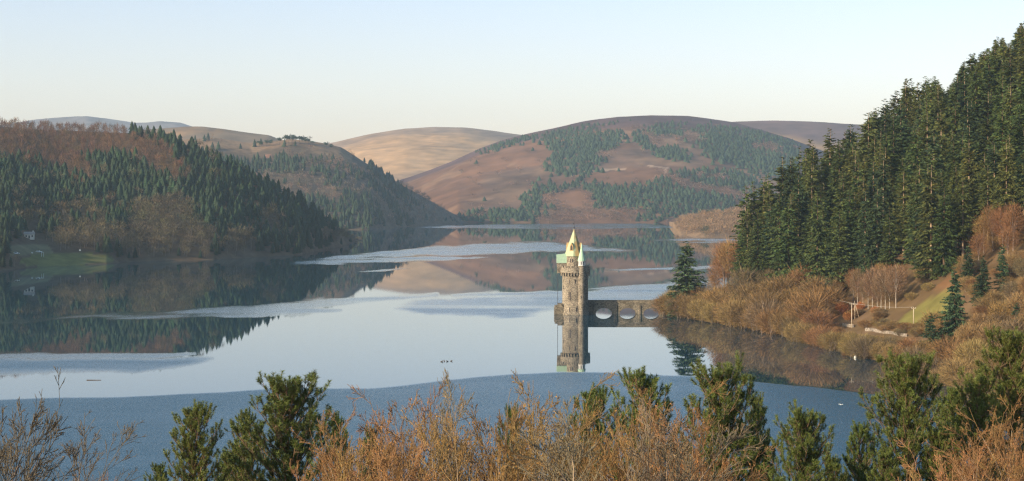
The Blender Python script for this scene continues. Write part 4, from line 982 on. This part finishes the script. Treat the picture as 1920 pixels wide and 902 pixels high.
bm_mesh('staff', lambda bm: lathe(bm, [(.06, .75), (.05, 1.3)], 8), M_white, buoy)

# ------------------------------------------------------------------ cottage, meadow things, lake birds
def onA(u_, v_):
    D = np.arange(900, 1700, 1.0); Z = hill_a.z(np.full_like(D, u_), D); line = HC - (v_ - YH) / F * D; k = int(np.argmax(Z >= line)); return Vector(((u_ - 960) / F * D[k], D[k], float(Z[k])))
c = onA(55, 447)
cot = tag(empty('cottage', c, math.radians(12)), 'pale cottage half hidden by trees above the lakeside meadow', 'house')
bm_mesh('wall', lambda bm: box(bm, -3.4, 3.4, -2.4, 2.4, -1, 3.0), M_render, cot)
def crf(bm):
    a = [bm.verts.new(p) for p in ((-3.8, -2.8, 2.9), (-3.8, 2.8, 2.9), (-3.8, 0, 4.7))]; d_ = [bm.verts.new((3.8, q.co.y, q.co.z)) for q in a]
    for k in range(3): bm.faces.new((a[k], a[(k + 1) % 3], d_[(k + 1) % 3], d_[k]))
    bm.faces.new(a[::-1]); bm.faces.new(d_)
rf = bm_mesh('roof', crf, M_slate, cot)
bm_mesh('chimney', lambda bm: box(bm, 2.2, 2.9, -.4, .4, 3.9, 5.5), M_render, rf)
for q in (-2.0, 2.1): bm_mesh('window', lambda bm: box(bm, q - .5, q + .5, -2.43, -2.3, 1.1, 2.2), M_dark, cot)
bm_mesh('door', lambda bm: box(bm, -.5, .5, -2.43, -2.3, -.1, 2.05), M_dark, cot)
def car(u_, v_, rz, label):
    e = tag(empty('parked_car', onA(u_, v_), rz), label, 'car', 'white cars parked by the meadow')
    def body(bm):
        pr = [(-2.1, .35), (2.1, .35), (2.1, .8), (1.9, .9), (1.0, .95), (.4, 1.45), (-1.3, 1.5), (-1.9, .95), (-2.1, .9)]
        a = [bm.verts.new((p[0], -.85, p[1])) for p in pr]; d_ = [bm.verts.new((p[0], .85, p[1])) for p in pr]
        for k in range(9): bm.faces.new((a[k], a[(k + 1) % 9], d_[(k + 1) % 9], d_[k]))
        bm.faces.new(a[::-1]); bm.faces.new(d_)
    bm_mesh('body', body, M_white, e)
    bm_mesh('window', lambda bm: box(bm, -1.3, .3, -.853, .853, 1.0, 1.38), M_dark, e)
    for a_ in (-1.3, 1.3):
        for s_ in (-1, 1):
            w_ = bm_mesh('wheel', lambda bm: lathe(bm, [(.32, -.1), (.32, .1)], 12), M_iron, e, (a_, s_ * .8, .32)); w_.rotation_euler = (math.pi / 2, 0, 0)
car(31, 477, .2, 'white car parked apart at the far end of the meadow')
car(73, 474, .05, 'white car parked at the meadow edge close to the white frame')
e = tag(empty('white_frame', onA(80, 482)), 'narrow white upright frame standing on the lakeside meadow', 'frame')
for q in (-.7, .7): bm_mesh('post', lambda bm: box(bm, q - .1, q + .1, -.1, .1, -.2, 3.0), M_white, e)
bm_mesh('crossbar', lambda bm: box(bm, -.8, .8, -.1, .1, 3.003, 3.2), M_white, e)
e = tag(empty('signboard', onA(150, 473)), 'small pale signboard at the trees behind the meadow', 'sign')
bm_mesh('board', lambda bm: box(bm, -.6, .6, -.05, .05, .8, 1.7), M_white, e); bm_mesh('post', lambda bm: box(bm, -.06, .06, -.05, .05, -.2, .8), M_wood, e)
e = tag(empty('sheep', onA(60, 476)), 'small white grazing sheep between the parked cars', 'sheep')
def shp(bm):
    bmesh.ops.create_uvsphere(bm, u_segments=12, v_segments=8, radius=.5, matrix=Matrix.Translation((0, 0, .75)) @ Matrix.Diagonal((1.15, .7, .75, 1)))
    bmesh.ops.create_uvsphere(bm, u_segments=8, v_segments=6, radius=.18, matrix=Matrix.Translation((.68, 0, .6)) @ Matrix.Diagonal((1.2, .8, 1, 1)))
    for a_, b_ in ((-.35, -.18), (-.35, .18), (.35, -.18), (.35, .18)): box(bm, a_ - .05, a_ + .05, b_ - .05, b_ + .05, 0, .5)
bm_mesh('body', shp, M_white, e)
M_duck = plain_mat('duck_feathers', (.10, .075, .055), .7)
def duck(u_, v_, rz, label):
    e = tag(empty('duck', P(u_, v_, F * HC / (v_ - YH)), rz, 1.1), label, 'duck', 'ducks afloat on the calm water')
    def g(bm):
        bmesh.ops.create_uvsphere(bm, u_segments=12, v_segments=8, radius=.2, matrix=Matrix.Translation((0, 0, .08)) @ Matrix.Diagonal((1.5, .8, .7, 1)))
        bmesh.ops.create_uvsphere(bm, u_segments=8, v_segments=6, radius=.08, matrix=Matrix.Translation((.26, 0, .32)))
        lathe(bm, [(.07, .12), (.05, .3)], 8, True, 0, (.24, 0)); box(bm, .31, .42, -.03, .03, .28, .32)
    bm_mesh('body', g, M_duck, e, smooth=True)
for i, (u_, v_) in enumerate([(828, 678.5), (833, 677.6), (839, 678), (846, 677.4)]):
    duck(u_, v_, i * 1.9, f'dark duck afloat on the calm water, {ORD[i]} in the short line from its left end')
lg = P(176, 713, F * HC / (713 - YH))
e = tag(empty('driftwood', lg, .05), 'thin dark log drifting on the calm water', 'log')
bm_mesh('stem', lambda bm: bmesh.ops.create_cone(bm, cap_ends=True, segments=8, radius1=.16, radius2=.1, depth=3.6, matrix=Matrix.Rotation(math.pi / 2, 4, 'Y')), M_bark, e)
g0 = P(1577, 759, 380)
e = tag(empty('gull', g0, .6), 'white gull gliding low over the ruffled water', 'bird')
def gul(bm):
    bmesh.ops.create_uvsphere(bm, u_segments=10, v_segments=8, radius=.12, matrix=Matrix.Diagonal((2.0, .9, .9, 1)))
    for s_ in (-1, 1):
        v_ = [bm.verts.new(p) for p in ((.12, s_ * .05, .03), (.06, s_ * .35, .16), (-.1, s_ * .75, .08), (-.12, s_ * .33, .13), (-.08, s_ * .05, .03))]
        f = bm.faces.new(v_); r = bmesh.ops.extrude_face_region(bm, geom=[f]); bmesh.ops.translate(bm, vec=(0, 0, .02), verts=[q for q in r['geom'] if isinstance(q, bmesh.types.BMVert)])
bm_mesh('body', gul, M_white, e)

# ------------------------------------------------------------------ foreground: pines, rusty saplings
def pine(seed, H=7., R=1.7, whorls=11, start=.12):
    rng = np.random.default_rng(seed); segs = []; sh = []
    for k in range(8): segs.append(((0, 0, H * .97 * k / 8 - (.5 if k == 0 else 0)), (0, 0, H * .97 * (k + 1) / 8), .085 * (1 - k / 8.6) * H / 7, .085 * (1 - (k + 1) / 8.6) * H / 7))
    sh.append((np.array([0, 0, H * .95]), np.array([0, 0, 1.]), .38, 1.))
    for i in range(whorls):
        f = start + (.94 - start) * (i / (whorls - 1)) ** .9; n = int(rng.integers(4, 7)); a0 = rng.uniform(0, 6.28)
        L0 = R * (1 - f) ** .5 * (.8 + .3 * min(1, f * 4)) / math.cos(math.radians(22 + 30 * f)) * min(1, (1 - f) * 5 + .22) + .1
        for j in range(n):
            a = a0 + 6.28 * j / n + rng.uniform(-.25, .25); L = L0 * rng.uniform(.65, 1.15)
            el = math.radians(rng.uniform(8, 26) + 34 * f)
            p = np.array([0, 0, H * f + rng.uniform(-.08, .08)]); d = np.array([math.cos(a) * math.cos(el), math.sin(a) * math.cos(el), math.sin(el)])
            m = max(2, int(L / .32)); pts = [p]
            for s in range(m):
                d = d + np.array([0, 0, .09]) + rng.normal(0, .04, 3); d /= np.linalg.norm(d); pts.append(pts[-1] + d * L / m)
            for s in range(m): segs.append((pts[s], pts[s + 1], .028 * (1 - s / (m + 1)), .028 * (1 - (s + 1) / (m + 1)) + .004))
            tipd = d + [0, 0, .5]; sh.append((pts[-1], tipd / np.linalg.norm(tipd), rng.uniform(.26, .4), 1.))
            for s in range(max(0, m // 4 - 1), m):
                for q in range(int(rng.integers(2, 5))):
                    w = pts[s] + (pts[s + 1] - pts[s]) * rng.uniform()
                    sd = d * .7 + rng.normal(0, .55, 3) + [0, 0, .55]; sd /= np.linalg.norm(sd); l2 = rng.uniform(.15, .42) * (1.2 - .5 * s / m)
                    segs.append((w, w + sd * l2, .012, .007)); up = sd + [0, 0, .45]; sh.append((w + sd * l2 * .8, up / np.linalg.norm(up), rng.uniform(.2, .34), .9))
    P0, P1, Wd = [], [], []
    for p, d, L, q in sh:
        n = int(96 * q); s = rng.uniform(0, 1, n); r = rng.normal(size=(n, 3)); r -= (r @ d)[:, None] * d; r /= np.linalg.norm(r, axis=1)[:, None]
        b_ = p + d * (s * L)[:, None]; out = d * rng.uniform(.3, .95, (n, 1)) + r * rng.uniform(.6, 1.1, (n, 1)); out /= np.linalg.norm(out, axis=1)[:, None]
        P0.append(b_); P1.append(b_ + out * rng.uniform(.09, .15, (n, 1))); Wd.append(np.full(n, .016))
        segs.append((p, p + d * L, .008, .006))
    P0, P1, Wd = np.concatenate(P0), np.concatenate(P1), np.concatenate(Wd)
    V, T = blades(P0, P1, Wd, rng)
    shoot = np.concatenate([np.full(int(96 * q), rng.uniform(.7, 1.3)) for _, _, _, q in sh])
    col = np.repeat((shoot * rng.uniform(.7, 1.35, len(shoot)))[:, None] * np.ones((1, 3)), 3, 0)
    return (V, T, col), tubes(segs, 5)
KPine = Kind([pine(600, 7, 2.1, 15), pine(601, 7, 1.8, 15), pine(602, 7, 2.3, 14), pine(603, 7, 1.6, 14)], M_pine, plain_mat('pine_bark', (0.19, 0.125, 0.075), 0.9, 0.1, 0.4, 4.0))
def put_pine(u_, vt, D, wid, i, label):
    X = (u_ - 960) / F * D; zb = float(z_near(X, D)); H_ = HC - (vt - YH) / F * D - zb - .1; s = H_ / 7.3
    KPine.put('pine_tree', i, (X, D, zb), u_ * .37, (s * wid, s * wid, s), label, 'tree', 'young green pines on the near bank')
for a_ in [(366, 752, 58, .85, 1, 'dense young pine nearest the bare tree at the near bank end'), (298, 866, 62, .8, 3, 'tip of a low pine beside the dense young pine'), (541, 708, 60, 1.1, 2, 'widest young pine with many upright tips above open water'),
           (462, 768, 63, .75, 3, 'narrow pine squeezed between two larger young pines'), (430, 838, 66, .8, 1, 'low pine filling the gap between dense and narrow pines'), (632, 776, 64, .6, 3, 'dark pine top behind rusty saplings beside the widest pine'),
           (696, 798, 63, .6, 3, 'small pine top poking out of the rusty saplings'), (1112, 722, 64, .75, 1, 'olive pine veiled by the pale-stemmed sapling'), (1206, 690, 62, .85, 1, 'pine rising among bare twigs below the bridge'),
           (1352, 682, 60, 1.0, 0, 'tall open pine with tufted crown below the spruce reflection'), (1418, 738, 63, .55, 3, 'pine leader leaning out beside the tall open pine'), (1508, 766, 57, 1.0, 0, 'bushy bright pine standing alone against dark water'),
           (1425, 822, 64, .8, 3, 'low pine between the tall open pine and bushy bright pine'), (1702, 668, 58, 1.0, 2, 'largest pine with pale dead twigs before the brown shore'), (1612, 790, 61, .8, 3, 'short pine in front of water beside the largest pine'),
           (1788, 722, 63, .8, 1, 'dark pine behind the largest pine on its uphill side'), (1832, 700, 60, .95, 0, 'dark full pine between the largest pine and the outermost one'), (1897, 622, 62, 1.05, 2, 'tallest pine at the outer edge of the near bank'),
           (1660, 838, 56, .9, 1, 'low dark pine under the skirts of the largest pine'), (960, 760, 66, .5, 3, 'thin green pine leader buried in the tallest rusty sapling'), (1560, 850, 60, .8, 1, 'low pine spreading below the bushy bright pine'), (1760, 800, 57, .9, 0, 'low pine spreading in front of the dark full pine')]:
    put_pine(*a_)

def sapling(seed, H=5., stems=3, spread=.35, leaf=900, side=16, tilt=0.0):
    """upright branching young tree: tapering stems, side shoots at a sharp angle, fine twigs and small rusty buds and dead leaves"""
    rng = np.random.default_rng(seed); segs = []; tw = []
    def grow(p, d, L, r, lev):
        m = max(3, int(L / .3)); pts = [p]; ds = []
        for s in range(m):
            d = d + rng.normal(0, .07, 3) + np.array([0, 0, .05 if lev else .03]); d = d / np.linalg.norm(d); ds.append(d); pts.append(pts[-1] + d * L / m)
        for s in range(m):
            r0, r1 = r * (1 - .85 * s / m), r * (1 - .85 * (s + 1) / m); segs.append((pts[s], pts[s + 1], max(r0, .0075), max(r1, .006)))
            if lev >= 2: tw.append((pts[s], pts[s + 1], ds[s]))
        tw.append((pts[-2], pts[-1], d))
        if lev >= 3: return
        cnt = (side, 6, 3)[lev] if lev < 3 else 0
        for k in range(cnt):
            f = rng.uniform(.22 if lev == 0 else .15, .97); i = min(int(f * m), m - 1); q = pts[i] + (pts[i + 1] - pts[i]) * (f * m - i)
            ax = rng.normal(size=3); ax -= ax @ ds[i] * ds[i]; ax /= np.linalg.norm(ax); an = rng.uniform(.35, .8)
            nd = ds[i] * math.cos(an) + ax * math.sin(an); L2 = L * (1 - .72 * f) * rng.uniform(.35, .6) if lev == 0 else L * (1 - .6 * f) * rng.uniform(.4, .7)
            if L2 < .08: continue
            grow(q, nd, L2, max(r * (1 - .8 * f) * .55, .008), lev + 1)
    for k in range(stems):
        a = rng.uniform(0, 6.28); d = np.array([math.cos(a) * spread * rng.uniform(.3, 1) + tilt, math.sin(a) * spread * rng.uniform(.3, 1), 1.]); d /= np.linalg.norm(d)
        grow(np.array([math.cos(a) * .15, math.sin(a) * .15, -.3]), d, H * rng.uniform(.78, 1.03), .035 * H / 5, 0)
    P0, P1, Wd = [], [], []
    for _ in range(leaf):
        a, b_, d = tw[int(rng.integers(0, len(tw)))]; p = a + (b_ - a) * rng.uniform(); o = rng.normal(0, .7, 3) + d * .6; o /= np.linalg.norm(o)
        P0.append(p); P1.append(p + o * rng.uniform(.035, .085)); Wd.append(rng.uniform(.02, .04))
    V, T = blades(np.array(P0), np.array(P1), np.array(Wd), rng)
    thick = [s for s in segs if s[2] > .0125]; fine = [s for s in segs if s[2] <= .0125]
    v2, t2 = tubes(fine, 3)
    col = leafcol(len(P0), rng, .55, 1.4, (.3, (.7, .85, 1.1))); c2 = np.ones((len(v2), 3)) * np.array([.85, 1.1, 1.6])
    return (np.concatenate([V, v2]), np.concatenate([T, t2 + len(V)]), np.concatenate([col, c2])), tubes(thick, 5)
KS = Kind([sapling(700, 5, 3, .22, 650, 13), sapling(701, 5, 4, .3, 700, 11), sapling(702, 5, 2, .15, 500, 15), sapling(703, 5, 5, .35, 700, 9)], M_rust, M_palebark)
KSP = Kind([sapling(710, 5, 2, .25, 500, 18), sapling(711, 5, 1, .1, 260, 24)], M_twig, M_palebark)
KSG = Kind([sapling(720, 5, 4, .55, 120, 18, .45), sapling(721, 5, 4, .5, 160, 16, .2)], leaf_mat('twigs_grey_red', (.17, .105, .05), .1), M_greybark)
def put_sap(K_, u_, vt, D, wid, i, label, name='sapling', grp='rusty saplings on the near bank', cat='young tree'):
    X = (u_ - 960) / F * D; zb = float(z_near(X, D)); H_ = HC - (vt - YH) / F * D - zb; s = H_ / 5.
    K_.put(name, i, (X, D, zb), u_ * .53, (max(s, .35) * wid, max(s, .35) * wid, s), label, cat, grp)
SAPS = [(670, 752, 52, 1.1), (790, 742, 52, 1.1), (895, 742, 52, 1.0), (970, 728, 52, 1.0), (1062, 752, 52, 1.0), (1135, 752, 53, 1.1), (1275, 780, 51, 1.0), (600, 845, 51, 1.0), (1345, 830, 50, 1.0), (612, 838, 44, 1.2), (640, 800, 43, 1.1), (660, 760, 46, 1.0), (706, 745, 47, .9), (738, 800, 42, 1.2), (768, 735, 45, 1.0), (806, 706, 47, .9), (835, 748, 43, 1.1), (872, 722, 45, .9), (905, 770, 42, 1.2), (934, 705, 46, 1.0),
        (958, 760, 44, 1.1), (990, 680, 45, 1.0), (1012, 750, 43, 1.1), (1046, 735, 46, 1.0), (1075, 790, 42, 1.2), (1150, 770, 43, 1.1), (1190, 760, 42, 1.1), (1215, 690, 47, .9), (1262, 712, 45, 1.0), (1290, 745, 44, 1.0), (1320, 800, 42, 1.2), (1385, 850, 42, 1.2),
        (580, 870, 42, 1.1), (530, 885, 41, 1.1), (1760, 868, 40, 1.3), (1800, 812, 40, 1.3), (1845, 800, 41, 1.3), (1885, 770, 42, 1.3), (1915, 740, 42, 1.2), (1870, 830, 37, 1.4), (1910, 820, 37, 1.4), (1830, 862, 37, 1.3), (1935, 780, 40, 1.3)]
PART = {612: 'lowest sapling at the widest pine foot', 990: 'tallest'}
srt = sorted(SAPS)
for n_, (u_, vt, D, wid) in enumerate(srt):
    tall = 'tall' if vt < 740 else 'mid-height' if vt < 790 else 'low'
    side = 'in the thicket beside the widest pine' if u_ < 1080 else 'among pines below the bridge' if u_ < 1500 else 'under the outermost pine'
    sel = [q for q in srt if (q[0] < 1080) == (u_ < 1080) and (q[0] < 1500) == (u_ < 1500) and ('tall' if q[1] < 740 else 'mid-height' if q[1] < 790 else 'low') == tall]
    put_sap(KS, u_, vt + (n_ * 37) % 29 - 12, D, wid * .8, n_, f'{tall} rusty sapling {side}, {ORD[sel.index((u_, vt, D, wid))]} from left')
put_sap(KSP, 1110, 700, 38, 1.25, 0, 'pale-stemmed forked sapling standing out in front of rusty ones', grp='pale saplings on the near bank')
put_sap(KSP, 1180, 740, 40, 1.0, 1, 'slim pale sapling beside the pale forked one', grp='pale saplings on the near bank')
put_sap(KSP, 802, 690, 44, .7, 1, 'single slender leader rising above the rusty thicket', grp='pale saplings on the near bank')
put_sap(KSP, 1245, 700, 40, 1.2, 0, 'spreading pale sapling in front of the pine below the bridge', grp='pale saplings on the near bank')
put_sap(KSG, -60, 560, 30, .72, 0, 'grey leafless tree reaching in over the lake at the near bank end', 'bare_tree', 'grey leafless trees on the near bank', 'tree')
put_sap(KSG, 36, 770, 33, 1.1, 1, 'smaller grey leafless shrub below the reaching grey tree', 'bare_tree', 'grey leafless trees on the near bank', 'tree')
put_sap(KS, 188, 872, 40, .8, 2, 'isolated twiggy sapling just showing at the water edge of the near bank')
put_sap(KS, 148, 884, 40, .6, 1, 'lowest isolated sapling between the grey tree and the dense pine')

# low rusty undergrowth covering the near bank
rng2 = np.random.default_rng(77); n_ = 26000
ux = rng2.uniform(520, 2000, n_); dy = rng2.uniform(36, 62, n_); x_ = (ux - 960) / F * dy; zg = z_near(x_, dy)
dens = fbm(x_ / 1.5, dy / 1.5, 5) + .12; k = dens > .5; x_, dy, zg = x_[k], dy[k], zg[k]; m = len(x_)
p = np.stack([x_, dy, zg - .05], 1); q = p + np.stack([rng2.normal(0, .25, m), rng2.normal(0, .25, m), rng2.uniform(.3, 1.1, m)], 1)
V1, T1 = blades(p, q, np.full(m, .03), rng2)
kk = rng2.integers(0, m, m * 3); f = rng2.uniform(.25, 1, (len(kk), 1)); pp = p[kk] + (q[kk] - p[kk]) * f; qq = pp + rng2.normal(0, .12, pp.shape) + [0, 0, .08]
V2, T2 = blades(pp, qq, np.full(len(pp), .03), rng2)
V = np.concatenate([V1, V2]); T = np.concatenate([T1, T2 + len(V1)])
cl = leafcol(len(T), rng2, .5, 1.4) * np.array([.26, .125, .055])
tag(link('undergrowth', mesh('undergrowth', V, T, cl, M_forest)), kind='stuff')

# ------------------------------------------------------------------ haze
hm = bpy.data.materials.new('haze'); hm.use_nodes = True; n = hm.node_tree; n.nodes.remove(n.nodes['Principled BSDF'])
pv = n.nodes.new('ShaderNodeVolumePrincipled'); pv.inputs['Color'].default_value = (.64, .83, 1.0, 1); pv.inputs['Density'].default_value = 5.8e-5; pv.inputs['Anisotropy'].default_value = 0.0
n.links.new(pv.outputs[0], n.nodes['Material Output'].inputs['Volume'])
bm = bmesh.new(); box(bm, -6000, 6000, -160, 9400, -14, 480); me = bpy.data.meshes.new('haze'); bm.to_mesh(me); bm.free(); me.materials.append(hm)
tag(link('haze', me), kind='stuff')
print('objects', len(bpy.data.objects), 'firs', len(firs))
